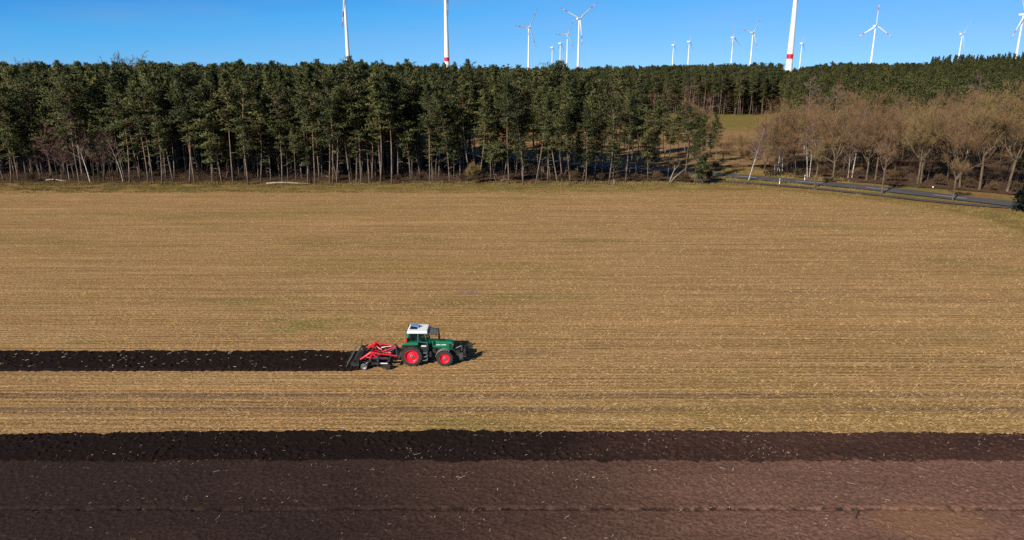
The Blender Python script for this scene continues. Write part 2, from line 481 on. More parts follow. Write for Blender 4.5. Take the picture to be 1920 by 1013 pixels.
def grid_mesh(name, xs, ys, zf, m, smooth=True, extra=None):
    X, Y = np.meshgrid(xs, ys); Z = zf(X, Y)
    v = np.stack([X.ravel(), Y.ravel(), Z.ravel()], 1)
    nx, ny = len(xs), len(ys)
    i = (np.arange(ny-1)[:, None]*nx + np.arange(nx-1)[None, :]).ravel()
    f = np.stack([i, i+1, i+1+nx, i+nx], 1)
    return np_mesh(name, v, f, m, smooth)

def struct(name, me):
    o = link(name, me); o["kind"] = "structure"; return o

gx = np.unique(np.concatenate([np.linspace(-6000, -400, 24), np.arange(-400, 620, 10), np.linspace(620, 6000, 24)]))
gy = np.unique(np.concatenate([np.linspace(-120, 190, 12), np.arange(190, 620, 10), np.linspace(620, 9000, 30)]))
struct("ground", grid_mesh("ground", gx, gy, terrain, M["ground"]))

def sheet(name, poly, z, m, step=None, jitter=0.0, seed=1, follow=False):
    """flat sheet with an uneven outline given by world points"""
    rnd = random.Random(seed); pts = []
    for k in range(len(poly)):
        a, b = Vector(poly[k][:2]), Vector(poly[(k+1) % len(poly)][:2])
        n = max(1, int((b-a).length/(step or 1e9)))
        for i in range(n):
            p = a.lerp(b, i/n)
            pts.append((p.x + rnd.uniform(-jitter, jitter), p.y + rnd.uniform(-jitter, jitter)))
    bm = bmesh.new()
    vs = [bm.verts.new((x, y, z)) for x, y in pts]
    bm.faces.new(vs)
    if follow:
        bmesh.ops.triangulate(bm, faces=bm.faces[:])
        bmesh.ops.subdivide_edges(bm, edges=bm.edges[:], cuts=12, use_grid_fill=True)
        for v in bm.verts: v.co.z = tz(v.co.x, v.co.y) + z
    me = bpy.data.meshes.new(name); bm.normal_update()
    for f in bm.faces:
        if f.normal.z < 0: f.normal_flip()
    bm.to_mesh(me); bm.free(); me.materials.append(m)
    return struct(name, me)

# meadow beyond the road and the floor of the wood
mgx = np.arange(-70, 175, 4.0); mgy = np.arange(158, 372, 4.0)
struct("meadow", grid_mesh("meadow", mgx, mgy, lambda X, Y: terrain(X, Y) + 0.05 + 0.35*(vnoise(X/7, Y/7, 3)-0.5)*smooth01(158, 190, Y) - 0.5*smooth01(0, 1, (X > 168)*1.0), M["meadow"]))
sheet("forest_floor", [(-330, 138), (-110, 138.5), (-60, 138), (0, 138.2), (36, 139), (42, 143), (30, 151), (12, 166), (-12, 185), (-40, 200), (-46, 260), (-60, 345), (-330, 345)], 0.12, M["litter"], 2.0, 0.5)

sheet("bare_wood_floor", [tuple(at(*q).xy) for q in ((1440, 327), (1500, 334), (1600, 342), (1700, 350), (1800, 358), (1900, 366), (2050, 385), (2250, 330), (2200, 285), (1900, 272), (1700, 272), (1560, 280), (1440, 305))], 0.10, M["litter"], 2.0, 0.5, 3, True)
# ---- road, path
road_px = [(1161, 314), (1250, 321), (1370, 330.5), (1500, 341.5), (1600, 350.3), (1700, 361), (1800, 372.5), (1900, 384)]
road_pts = [(-190, 262), (-80, 224), (-20, 194), (8, 174)] + [tuple(at(*p).xy) for p in road_px] + [(98, 96), (140, 50), (190, -5)]
path_px = [(1240, 333.5), (1340, 340), (1500, 352), (1600, 362), (1700, 373.3), (1800, 383.5), (1870, 389)]
path_pts = [tuple(at(*p).xy) for p in path_px]
path_pts = [(path_pts[0][0]-8, path_pts[0][1]+7)] + path_pts + [tuple(at(1930, 393).xy)]

def resample(pts, step):
    pts = [Vector((p[0], p[1])) for p in pts]; out = []
    for i in range(len(pts)-1):                      # Catmull-Rom
        p0, p1, p2, p3 = pts[max(i-1, 0)], pts[i], pts[i+1], pts[min(i+2, len(pts)-1)]
        n = max(2, int((p2-p1).length/step))
        for k in range(n):
            t = k/n
            out.append(0.5*((2*p1) + (p2-p0)*t + (2*p0-5*p1+4*p2-p3)*t*t + (3*p1-p0-3*p2+p3)*t**3))
    out.append(pts[-1]); return out

def ribbon(name, pts, w, z, m, jit=0.0, off=0.0, seed=2):
    rnd = random.Random(seed); v, f = [], []
    for i, p in enumerate(pts):
        d = (pts[min(i+1, len(pts)-1)] - pts[max(i-1, 0)]).normalized(); n = Vector((-d.y, d.x))
        a = p + n*(off + w/2 + rnd.uniform(-jit, jit)); b = p + n*(off - w/2 + rnd.uniform(-jit, jit))
        zz = tz(p.x, p.y) + z
        v += [(a.x, a.y, zz), (b.x, b.y, zz)]
    for i in range(len(pts)-1): f.append((2*i+1, 2*i+3, 2*i+2, 2*i))
    return np_mesh(name, v, np.array(f), m)

RP = resample(road_pts, 1.0)
PP = resample(path_pts, 1.0)
struct("road", ribbon("road", RP, 5.4, 0.145, M["road"], 0.06))
struct("path", ribbon("path", PP, 2.0, 0.139, M["path"], 0.08))
dash = MB()
acc = 0.0
for i in range(len(RP)-1):
    L = (RP[i+1]-RP[i]).length
    if acc % 12 < 4.6:
        d = (RP[i+1]-RP[i]).normalized(); n = Vector((-d.y, d.x))*0.1
        a, b = RP[i], RP[i+1]; z0, z1 = tz(*a)+0.151, tz(*b)+0.151
        dash.add([(*(a-n), z0), (*(b-n), z1), (*(b+n), z1), (*(a+n), z0)], [(0, 1, 2, 3)])
    acc += L
struct("road_markings", dash.mesh("road_markings", M["line"]))

# ---- the stubble field
fb_px = [(1330, 351), (1420, 353.5), (1500, 361), (1600, 371), (1700, 383), (1800, 399), (1870, 416), (1935, 440), (2010, 475)]
fbp = [tuple(at(*p).xy) for p in fb_px]
YT = float(at(960, 357).y)
def field_right(y):
    """x of the field's right-hand edge at a given y"""
    ys = np.array([p[1] for p in fbp][::-1]); xs = np.array([p[0] for p in fbp][::-1])
    return np.interp(y, ys, xs, left=xs[0]+6, right=xs[-1])
FX0, FX1 = -150.0, 110.0
fy = np.concatenate([np.arange(35, 36, 0.5), np.arange(36, YT+0.3, 0.6)])
v, f, edge = [], [], []
rnd = random.Random(4)
ncol = 70
for j, y in enumerate(fy):
    xr = float(field_right(y)) + rnd.uniform(-0.6, 0.6)
    top = j == len(fy)-1
    for i in range(ncol):
        x = FX0 + (xr-FX0)*(i/(ncol-1))**0.8
        yy = y + (rnd.uniform(-0.5, 0.5) if top else 0)
        v.append((x, yy, 0.02))
        e = max(1-smooth01(0, 4.5, xr-x), 1-smooth01(0, 5.0, YT-y))
        edge.append(float(e))
for j in range(len(fy)-1):
    for i in range(ncol-1):
        a = j*ncol+i; f.append((a, a+1, a+1+ncol, a+ncol))
me = np_mesh("stubble_field", v, np.array(f), M["stubble"])
ea = me.attributes.new("edge", "FLOAT", "POINT"); ea.data.foreach_set("value", np.array(edge, np.float32))
struct("stubble_field", me)

# ---- tilled soil: real clods
def soil_h(X, Y, amp, seed):
    a = vnoise(X/0.55, Y/0.4, seed) - 0.5
    b = vnoise(X/0.15, Y/0.14, seed+1) - 0.5
    c = np.maximum(vnoise(X/0.19, Y/0.17, seed+2) - 0.6, 0)
    g = vnoise(X/1.5, Y/0.8, seed+3)
    return amp*(0.035*a + (0.05*b + 0.30*c)*(0.35+1.3*g))
Y_FRESH0, Y_FRESH1 = float(at(960, 867).y), float(at(960, 812.5).y)
def fresh_top(x): return Y_FRESH1 + 0.5*smooth01(-10, 10, x)*0 - 0.00045*x*x
def groove(X, Y, y0):
    yy = y0 + 0.12*(vnoise(X/3.0, X*0, 9) - 0.5)
    return -0.11*np.exp(-((Y-yy)/0.10)**2)*(0.35+0.65*(vnoise(X/0.5, X*0+3, 12) > 0.35)) + 0.03*np.exp(-((Y-yy-0.28)/0.13)**2)*vnoise(X/0.4, X*0+6, 13)
YG = float(at(500, 961).y)
sx = np.arange(-42, 42.01, 0.06)
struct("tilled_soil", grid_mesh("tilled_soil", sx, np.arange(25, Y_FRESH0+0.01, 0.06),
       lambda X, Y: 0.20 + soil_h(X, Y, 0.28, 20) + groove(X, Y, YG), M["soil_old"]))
struct("near_soil", grid_mesh("near_soil", np.linspace(-80, 80, 30), np.linspace(-40, 25, 20), lambda X, Y: 0.12 + 0*X, M["soil_old"]))
for nm, s0, s1 in (("tilled_soil_verge", -130, -42), ("tilled_soil_end", 42, 130)):
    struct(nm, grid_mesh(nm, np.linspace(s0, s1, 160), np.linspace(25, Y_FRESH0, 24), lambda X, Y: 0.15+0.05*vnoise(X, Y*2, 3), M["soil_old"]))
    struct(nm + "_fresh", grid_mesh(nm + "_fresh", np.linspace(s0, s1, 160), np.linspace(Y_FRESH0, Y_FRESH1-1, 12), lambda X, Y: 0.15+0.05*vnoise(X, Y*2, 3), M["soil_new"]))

def strip(name, x0, x1, lo, hi, amp, seed, st=0.06):
    """a tilled band between two uneven edges"""
    xs = np.arange(x0, x1+0.001, st); n = 54
    T, Xg = np.meshgrid(np.linspace(0, 1, n), xs, indexing="ij")
    l = lo(Xg) + 0.18*(vnoise(Xg/0.16, Xg*0, seed+5)-0.5); h = hi(Xg) + 0.20*(vnoise(Xg/0.15, Xg*0+9, seed+6)-0.5) + 0.22*(vnoise(Xg/4.0, Xg*0+2, seed+8)-0.5) + 0.2*(vnoise(Xg/0.6, Xg*0+4, seed+7)-0.5)
    Yg = l + (h-l)*T
    Zg = 0.22 + soil_h(Xg, Yg, amp, seed)*np.minimum(1, 8*T*(1-T)+0.25)
    Zg[0] = 0.03; Zg[-1] = 0.03
    v = np.stack([Xg.ravel(), Yg.ravel(), Zg.ravel()], 1); nx = len(xs)
    i = (np.arange(n-1)[:, None]*nx + np.arange(nx-1)[None, :]).ravel()
    return struct(name, np_mesh(name, v, np.stack([i, i+1, i+1+nx, i+nx], 1), M["soil_new"], True))
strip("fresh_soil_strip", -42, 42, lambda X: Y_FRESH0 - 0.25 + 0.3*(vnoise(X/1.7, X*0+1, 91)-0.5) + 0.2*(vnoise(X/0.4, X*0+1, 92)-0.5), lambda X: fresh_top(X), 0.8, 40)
YS0, YS1 = float(at(400, 697).y), float(at(400, 662).y)
CULT_X = TR.x - 3.3
strip("tilled_track", -70, CULT_X+1.4, lambda X: YS0 + 0.5*smooth01(CULT_X-1.0, CULT_X+1.4, X)*2.2, lambda X: YS1 - 0.6*smooth01(CULT_X-1, CULT_X+1.4, X), 0.8, 60)

# ---- stubble stalks and loose straw
rs = np.random.RandomState(7)
def blades(P, D, wdt, U=None):
    """crossed thin quads: base points P, axis vectors D (with length), width"""
    n = len(P)
    a = np.cross(D, rs.normal(size=(n, 3))); a /= np.linalg.norm(a, axis=1, keepdims=True)+1e-9
    b = np.cross(D, a); b /= np.linalg.norm(b, axis=1, keepdims=True)+1e-9
    w = np.asarray(wdt).reshape(-1, 1)/2
    V = np.stack([P-a*w, P+a*w, P+D+a*w*0.8, P+D-a*w*0.8, P-b*w, P+b*w, P+D+b*w*0.8, P+D-b*w*0.8], 1)
    k = np.arange(n)*8
    F = np.concatenate([np.stack([k, k+1, k+2, k+3], 1), np.stack([k+4, k+5, k+6, k+7], 1)])
    return V.reshape(-1, 3), F
def ok_field(x, y):
    m = (x < field_right(y)-1.0) & (y > fresh_top(x)+0.05) & (y < YT-0.5)
    m &= ~((y > YS0-0.1) & (y < YS1+0.1) & (x < CULT_X+0.9))
    m &= ~((np.abs(x-TR.x-1.0) < 2.6) & (np.abs(y-TR.y) < 1.15) & (np.abs(np.abs(y-TR.y)-0.82) < 0.3))
    return m
rows = np.arange(38.0, YT, 0.52)
px_, py_, dx_, dy_, dz_, w_ = [], [], [], [], [], []
for r_ in rows:
    hw = 0.74*(r_*0.964+6)+9
    n = int(2*hw/0.14)
    x = rs.uniform(-hw, hw, n)
    dens = vnoise(x/6.0, np.full(n, r_*1.7), 31)*0.7 + 0.3*vnoise(x/1.2, np.full(n, r_*3.1), 32)
    keep = rs.uniform(size=n) < np.clip((dens-0.25)*1.9, 0.06, 1)
    keep &= rs.uniform(size=n) < np.interp(r_, [50, 80, 125], [0.95, 0.5, 0.3])
    x = x[keep]; n = len(x)
    y = r_ + rs.normal(0, 0.05, n) + 0.08*np.sin(x/9.0)
    sgn = np.where(vnoise(x/16.0, np.full(n, r_*2.3), 33) > 0.5, 1.0, -1.0)
    flip = rs.uniform(size=n) < 0.06; sgn[flip] *= -1
    L = rs.uniform(0.10, 0.24, n); el = R(1)*rs.uniform(22, 60, n)
    az = rs.normal(0, 0.35, n)
    px_.append(x); py_.append(y); dx_.append(sgn*L*np.cos(el)*np.cos(az)); dy_.append(L*np.cos(el)*np.sin(az)); dz_.append(L*np.sin(el)); w_.append(rs.uniform(0.012, 0.026, n))
x, y = np.concatenate(px_), np.concatenate(py_)
D = np.stack([np.concatenate(dx_), np.concatenate(dy_), np.concatenate(dz_)], 1); w = np.concatenate(w_)
m = ok_field(x, y)
V1, F1 = blades(np.stack([x, y, np.full(len(x), 0.015)], 1)[m], D[m], w[m])
n = 52000                                               # loose straw lying on the field
y = 38.5 + (YT-38.5)*rs.uniform(size=n)**1.5; hw = 0.74*(y*0.964+6)+9; x = rs.uniform(-1, 1, n)*hw
L = rs.uniform(0.08, 0.26, n); a = rs.normal(0, 0.9, n)
D = np.stack([L*np.cos(a), L*np.sin(a), rs.uniform(-0.01, 0.06, n)], 1)
m = ok_field(x, y)
V2, F2 = blades(np.stack([x, y, np.full(n, 0.035)], 1)[m], D[m], rs.uniform(0.012, 0.022, n)[m])
o = link("crop_stubble", np_mesh("crop_stubble", np.concatenate([V1, V2]), np.concatenate([F1, F2+len(V1)]), M["straw"]))
o["kind"] = "stuff"
# straw on the tilled soil
n = 4600
y = rs.uniform(26.5, Y_FRESH1, n); x = rs.uniform(-34, 34, n)
cl = vnoise(x/2.0, y/0.8, 51)
m = rs.uniform(size=n) < np.clip((cl-0.3)*2, 0.05, 1)*np.where(y > Y_FRESH0, 1.0, 0.55)
m &= y < fresh_top(x)-0.15
x, y = x[m], y[m]; n = len(x)
L = rs.uniform(0.04, 0.20, n)*np.where(rs.uniform(size=n) < 0.08, 1.9, 0.8); a = rs.uniform(-math.pi, math.pi, n)*0.5
D = np.stack([L*np.cos(a), L*np.sin(a), rs.uniform(-0.02, 0.10, n)], 1)
V1, F1 = blades(np.stack([x, y, np.full(n, 0.25)], 1), D, rs.uniform(0.005, 0.013, n)*np.where(rs.uniform(size=n) < 0.07, 2.0, 1.0))
n = 220
y = rs.uniform(YS0+0.1, YS1-0.1, n); x = rs.uniform(-50, CULT_X-0.5, n); L = rs.uniform(0.08, 0.3, n); a = rs.normal(0, 0.8, n)
V2, F2 = blades(np.stack([x, y, np.full(n, 0.25)], 1), np.stack([L*np.cos(a), L*np.sin(a), rs.uniform(-0.02, 0.08, n)], 1), rs.uniform(0.01, 0.028, n))
o = link("straw_litter", np_mesh("straw_litter", np.concatenate([V1, V2]), np.concatenate([F1, F2+len(V1)]), M["straw_pale"]))
o["kind"] = "stuff"
# grass blades on the verges and at the foot of the wood
n = 60000
x = rs.uniform(-115, 95, n); y = rs.uniform(0, 1, n)*12 + YT - 3
right = x > 34
y = np.where(right, field_right_y := (np.interp(x, [p[0] for p in fbp], [p[1] for p in fbp]) + rs.uniform(-1.5, 30, n)), y)
RPa = np.array([[p.x, p.y] for p in RP]); PPa = np.array([[p.x, p.y] for p in PP])
def clear_of(x, y, A, d):
    out = np.ones(len(x), bool)
    for k in range(0, len(x), 4000):
        dd = (x[k:k+4000, None]-A[None, :, 0])**2 + (y[k:k+4000, None]-A[None, :, 1])**2
        out[k:k+4000] = dd.min(1) > d*d
    return out
m = clear_of(x, y, RPa, 3.0) & clear_of(x, y, PPa, 1.3) & (vnoise(x/2, y/1.2, 77) > 0.42)
x, y = x[m], y[m]; n = len(x)
a = rs.uniform(0, 6.28, n); L = rs.uniform(0.1, 0.3, n)*np.where(y > YT+5, 1.8, 1.0)
D = np.stack([0.6*L*np.cos(a), 0.6*L*np.sin(a), L], 1)
V1, F1 = blades(np.stack([x, y, np.full(n, 0.0)], 1), D, rs.uniform(0.02, 0.06, n))
M["grass"] = mat("grass_blades", (0.22, 0.165, 0.05), 0.8, var=0.4, scale=0.25)
o = link("verge_grass", np_mesh("verge_grass", V1, F1, M["grass"])); o["kind"] = "stuff"

# ------------------------------------------------------------------ tree makers
def tube_np(acc, pts, rad, n=5):
    acc.tube(pts, rad, n, cap=False)

def pine(seed, H, cb, Rc, lean=0.0, dens=1.0, hill=False, mat_n=None, spruce=False, tp=(3.0, 0.6)):
    """returns (trunk mesh, crown mesh) of a Scots pine: bare stem, layered crown of needle sprays"""
    rd = random.Random(seed); r = np.random.RandomState(seed)
    b = MB()
    k1, k2 = rd.uniform(-0.7, 0.7), rd.uniform(-0.6, 0.6)
    def axis(h):
        t = h/H
        return Vector((k1*math.sin(t*3.2)*1.2 + lean*h, k2*math.sin(t*2.6+0.6)*1.0, h))
    hs = [H*i/9 for i in range(10)]
    r0 = 0.0060*H + 0.02
    b.tube([axis(h) - Vector((0, 0, 0.25 if h == 0 else 0)) for h in hs], [r0*(1.25 if h == 0 else 1)*(1-0.86*h/H) for h in hs], 7)
    for i in range(rd.randint(4, 8)):                    # dead snags below the crown
        h = rd.uniform(cb*0.35, cb*1.05); a = rd.uniform(0, 6.28); l = rd.uniform(0.5, 1.7)
        p = axis(h); b.tube([p, p+Vector((math.cos(a)*l*0.6, math.sin(a)*l*0.6, l*0.1)), p+Vector((math.cos(a)*l, math.sin(a)*l, rd.uniform(-0.5, 0.3)))], [0.045, 0.03, 0.012], 4)
    cen, sz, vv = [], [], []; a0 = rd.uniform(0, 6.28)
    h = cb
    while h < H-0.2:
        t = (h-cb)/(H-cb)
        if spruce: sh = (1-t)**0.85+0.03
        else: sh = max(0.05, 1-t**tp[0])**tp[1]*(0.5+0.5*min(1, t*2.2))
        wf_ = 1.0 if spruce else rd.uniform(0.62, 1.3)
        for q in range(rd.choice((3, 4, 4, 5)) if t > 0.12 else rd.choice((1, 2, 3))):
            a = rd.uniform(0, 6.28); L = Rc*sh*(rd.uniform(0.55, 1.15) if spruce else wf_*rd.uniform(0.45, 1.2)*(1+0.28*math.cos(a-a0)))
            el = R(-18) if spruce else R(-8 + 62*t*t + rd.uniform(-12, 12))
            d = Vector((math.cos(a)*math.cos(el), math.sin(a)*math.cos(el), math.sin(el)))
            p0 = axis(h); p1 = p0 + d*L
            if L > 0.9: b.tube([p0, p0+d*L*0.5+Vector((0, 0, 0.06*L)), p1], [0.05*min(1, L/2)+0.012, 0.035, 0.012], 4, cap=False)
            nt_ = max(2, int(L*1.75*dens+0.5)); bv = rd.random()
            for s in range(nt_):
                u = 0.30+0.75*(s+rd.random())/nt_
                c = p0 + d*L*u + Vector((rd.gauss(0, 0.16), rd.gauss(0, 0.16), rd.gauss(0.08, 0.10)))*(0.6+0.5*L/2)
                cen.append(c); sz.append((0.33+0.11*L)*rd.uniform(0.75, 1.25)*(0.8 if t > 0.85 else 1)*((1.05-t)*0.8+0.15 if spruce else 1)); vv.append(0.65*bv+0.35*rd.random())
        h += 0.42*rd.uniform(0.8, 1.2) if spruce else rd.uniform(0.36, 0.78)*(H-cb)/11
    for q in range(3):
        cen.append(axis(H-0.3*q)); sz.append(0.12 if spruce else 0.24); vv.append(rd.random())
    for q in range(0 if spruce else rd.randint(2, 5)):                    # upright leaders break the top outline
        a = rd.uniform(0, 6.28); e = axis(H)+Vector((math.cos(a), math.sin(a), 0))*rd.uniform(0.0, 0.30)*Rc
        for z in range(3): cen.append(e+Vector((0, 0, 0.1+0.3*z-0.25*rd.random()))); sz.append(0.2-0.05*z); vv.append(rd.random())
    cen = np.array(cen); sz = np.array(sz); vv = np.array(vv)
    per = 20
    n = len(cen)*per
    P = np.repeat(cen, per, 0); S = np.repeat(sz, per); Vv = np.repeat(vv, per)
    g = r.normal(size=(n, 3)); g /= np.linalg.norm(g, axis=1, keepdims=True)
    off = g*np.stack([S*1.1, S*1.1, S*0.36], 1)*(r.uniform(0.2, 1, n)**0.5)[:, None]
    P = P+off
    d = g*np.array([1, 1, 0.5]) + r.normal(size=(n, 3))*0.5 + np.array([0, 0, 0.35]); d /= np.linalg.norm(d, axis=1, keepdims=True)
    s_ = np.cross(d, r.normal(size=(n, 3))*0.6+np.array([0, 0, 1.0])); s_ /= np.linalg.norm(s_, axis=1, keepdims=True)+1e-9
    L = r.uniform(0.22, 0.48, n)[:, None]; w = r.uniform(0.07, 0.14, n)[:, None]
    V = np.stack([P-s_*w*0.5, P+s_*w*0.5, P+d*L+s_*w*0.35, P+d*L-s_*w*0.35], 1).reshape(-1, 3)
    k = np.arange(n)*4
    F = np.stack([k, k+1, k+2, k+3], 1)
    ax = np.array([tuple(axis(min(z, H))) for z in np.linspace(0, H, 40)])      # rounded clumps: sprays face outwards from their tuft
    rad_ = P - ax[np.clip((P[:, 2]/H*39).astype(int), 0, 39)]; rad_[:, 2] = 0; rad_ /= Rc
    nn = g*np.array([1, 1, 1.2]) + rad_*0.7 + np.array([0, 0, 0.35]) + r.normal(size=(n, 3))*0.4
    nn /= np.linalg.norm(nn, axis=1, keepdims=True)
    gn = np.cross(s_, d); flip = (gn*nn).sum(1) < 0
    F[flip] = F[flip][:, ::-1]
    fa = np.clip(Vv + r.normal(0, 0.12, n), 0, 1)
    tr = b.mesh("trunk", M["bark_pine"], True)
    cr = np_mesh("crown", V, F, mat_n or M["needle"], True, fa)
    cr.normals_split_custom_set_from_vertices(np.repeat(nn, 4, 0).tolist())
    return tr, cr

def bare_tree(seed, H, spread, h1, nl, bark, twig, tw=0.024, ntw=9, r0=None, up=0.55, lean=0.0, tl=1.0):
    """leafless tree: (trunk and limbs mesh, twig crown mesh)"""
    rd = random.Random(seed); b = MB(); tv, tf, ta = [], [], []
    def twigs(p, d, n, ln, v):
        for _ in range(n):
            dd = (d*0.7 + Vector((rd.gauss(0, 0.42), rd.gauss(0, 0.42), rd.gauss(0.5, 0.4)))).normalized()
            l = ln*rd.uniform(0.6, 1.8)
            s = dd.cross(Vector((rd.gauss(0, 1), rd.gauss(0, 1), rd.gauss(0, 1)))).normalized()*tw*0.5
            k = len(tv); tv.extend((p-s, p+s, p+dd*l)); tf.append((k, k+1, k+2)); ta.append(min(1, max(0, v+rd.gauss(0, 0.15))))
    def grow(p, d, L, r, dep):
        n = 4 if dep < 2 else 3
        pts, rr = [p], [r]
        q = p.copy(); dd = d.copy()
        for i in range(n):
            dd = (dd + Vector((rd.gauss(0, 0.17), rd.gauss(0, 0.17), rd.gauss(0.10, 0.12)))).normalized()
            q = q + dd*L/n; pts.append(q.copy()); rr.append(r*(1-0.6*(i+1)/n))
        b.tube(pts, rr, 6 if dep == 0 else (5 if dep == 1 else 3), cap=False)
        v = rd.random()
        if dep >= 3:
            for i in range(1, len(pts)): twigs(pts[i], (pts[i]-pts[i-1]).normalized(), ntw, 0.62*tl, v)
            return
        nb = (4, 4, 4, 3)[dep]+rd.choice((0, 1))
        for k in range(nb):
            t = 0.3+0.7*(k+rd.random())/nb
            i = min(int(t*n), n-1); pp = pts[i].lerp(pts[i+1], t*n-i)
            base = (pts[i+1]-pts[i]).normalized()
            o = base.orthogonal().normalized(); o.rotate(Matrix.Rotation(rd.uniform(0, 6.28), 3, base))
            nd_ = (base*0.65 + o*rd.uniform(0.5, 0.95) + Vector((0, 0, 0.22))).normalized()
            grow(pp, nd_, L*rd.uniform(0.45, 0.66), r*0.45, dep+1)
        twigs(pts[-1], dd, ntw, 0.6*tl, v)
    r0 = r0 or 0.0128*H
    top = Vector((lean*h1+rd.uniform(-0.15, 0.15), rd.uniform(-0.15, 0.15), h1))
    b.tube([(0, 0, -0.25), (lean*h1*0.15, 0, h1*0.15), (lean*h1*0.5, rd.uniform(-.1, .1), h1*0.5), top], [r0*1.35, r0*1.05, r0*0.95, r0*0.85], 8, cap=False)
    for k in range(nl):
        a = 6.28*(k+rd.random()*0.6)/nl
        el = rd.uniform(up-0.1, up+0.45) if k else 1.35
        d = Vector((math.cos(a)*math.cos(el)+lean*0.4, math.sin(a)*math.cos(el), math.sin(el))).normalized()
        Lk = (H-h1)*rd.uniform(0.62, 0.8)*(1.0 if k == 0 else 0.5+0.5*spread)
        grow(top - Vector((lean*h1, 0, h1))*rd.uniform(0, 0.22)*(k > 0), d, Lk, r0*(0.62 if k else 0.7), 0)
    tr = b.mesh("trunk", bark, True)
    cr = np_mesh("crown", np.array([tuple(p) for p in tv]), np.array(tf), twig, False, np.array(ta))
    return tr, cr

def birch(seed, H, lean=0.0, twig=None, tw=0.026, bark=None, nb=30):
    rd = random.Random(seed); b = MB(); tv, tf, ta = [], [], []
    r0 = 0.0062*H+0.025
    k1 = rd.uniform(-0.3, 0.3)
    def axis(h): return Vector((lean*h*(0.7+0.3*h/H)+k1*math.sin(h/H*4), 0.25*math.sin(h/H*3+seed), h))
    hs = [H*i/8 for i in range(9)]
    b.tube([axis(h)-Vector((0, 0, 0.2 if h == 0 else 0)) for h in hs], [r0*(1-0.9*h/H) for h in hs], 6, cap=False)
    for i in range(nb):
        h = H*rd.uniform(0.32, 0.97); t = h/H; a = rd.uniform(0, 6.28); el = R(rd.uniform(30, 65))
        L = H*0.26*(1.08-t)*rd.uniform(0.7, 1.3)+0.5
        p = axis(h); d = Vector((math.cos(a)*math.cos(el), math.sin(a)*math.cos(el), math.sin(el)))
        pts = [p, p+d*L*0.5, p+d*L*0.85+Vector((0, 0, 0.02*L)), p+d*L*1.05+Vector((math.cos(a)*0.25*L, math.sin(a)*0.25*L, 0.0))]
        b.tube(pts, [r0*0.4*(1.1-t), r0*0.25*(1.1-t), 0.014, 0.006], 3, cap=False)
        v = rd.random()
        for s in range(int(16+L*14)):
            u = rd.uniform(0.2, 1.0)*2.999; j = int(u); pp = pts[j].lerp(pts[j+1], u-j)
            dd = (d*0.7+Vector((rd.gauss(0, 0.5), rd.gauss(0, 0.5), rd.gauss(-0.1, 0.5)))).normalized(); l = rd.uniform(0.35, 1.1)
            sd = dd.cross(Vector((rd.gauss(0, 1), rd.gauss(0, 1), rd.gauss(0, 1)))).normalized()*tw*0.5
            k = len(tv); tv.extend((pp-sd, pp+sd, pp+dd*l)); tf.append((k, k+1, k+2)); ta.append(min(1, max(0, v+rd.gauss(0, 0.15))))
    tr = b.mesh("trunk", bark or M["birch"], True)
    cr = np_mesh("crown", np.array([tuple(p) for p in tv]), np.array(tf), twig or M["twig_birch"], False, np.array(ta))
    return tr, cr

def plant(name, meshes, label, cat, x, y, rz, s=1.0, sz=None, group=None, tilt=(0, 0), z=None):
    t = thing(name, label, cat, (x, y, tz(x, y) if z is None else z), group=group, rot=(tilt[1], tilt[0], rz))
    t.scale = (s, s, sz or s)
    for nm, me in zip(("trunk", "crown"), meshes): link(nm, me, t)
    return t

TOPS = ((3.0, 0.6), (1.6, 0.9), (2.2, 0.7), (1.3, 1.0), (4.0, 0.6), (1.8, 0.8))
EDGE = [pine(100+i, H, cb, rc, 0, (1.0, 0.75, 1.05, 0.7, 0.95, 0.85)[i], tp=TOPS[i]) for i, (H, cb, rc) in enumerate(((20.0, 6.0, 3.5), (20.5, 11.0, 3.2), (19.0, 4.2, 3.6), (21.0, 12.0, 3.3), (20.0, 7.0, 3.8), (18.0, 8.5, 3.0)))]
CORE = [pine(200+i, H, cb, rc, 0, (1.0, 0.8, 1.0, 0.9, 0.75)[i], tp=TOPS[(i+1) % 6]) for i, (H, cb, rc) in enumerate(((21.5, 10.5, 3.1), (22.0, 12.5, 2.9), (20.5, 10.0, 3.3), (21.5, 11.0, 3.4), (20.0, 9.0, 2.9)))]
HILL = [pine(300+i, H, cb, rc, 0, 0.9, mat_n=M["needle_hill"]) for i, (H, cb, rc) in enumerate(((14.0, 5.5, 2.3), (13.0, 5.0, 2.5), (15.0, 6.5, 2.2), (14.5, 6.0, 2.6)))]
SPRUCE = pine(400, 18.5, 1.5, 2.6, 0, 0.9, mat_n=M["needle_hill"], spruce=True)
OAKS = [bare_tree(500+i, H, sp, h1, nl, M["bark_oak"], M["twig_oak"], up=up, ntw=6) for i, (H, sp, h1, nl, up) in enumerate(((15.5, 0.9, 3.6, 6, 0.55), (15, 0.7, 5.0, 5, 0.75), (16, 0.6, 6.5, 5, 0.85)))]
WOODS = [bare_tree(520+i, H, 0.6, h1, 4, M["bark_dark"], M["twig_oak"], r0=0.13, up=0.85, ntw=4) for i, (H, h1) in enumerate(((13.5, 4.5), (14.5, 5.5), (12.0, 3.5)))]
BIRCHES = [birch(540+i, H, ln, nb=nb_) for i, (H, ln, nb_) in enumerate(((13, 0.03, 30), (15, -0.05, 34), (11, 0.08, 30), (12.5, -0.2, 34), (11.5, 0.24, 70)))]
THICK = [birch(550+i, H, ln, bark=M["bark_dark"]) for i, (H, ln) in enumerate(((12, 0.02), (10.5, -0.06), (9, 0.05)))]
SHRUBS = [bare_tree(560+i, 2.4, 0.9, 0.25, 6, M["bark_dark"], M["twig_shrub"], r0=0.035, up=0.7, ntw=4, tw=0.022, tl=0.55) for i in range(2)]
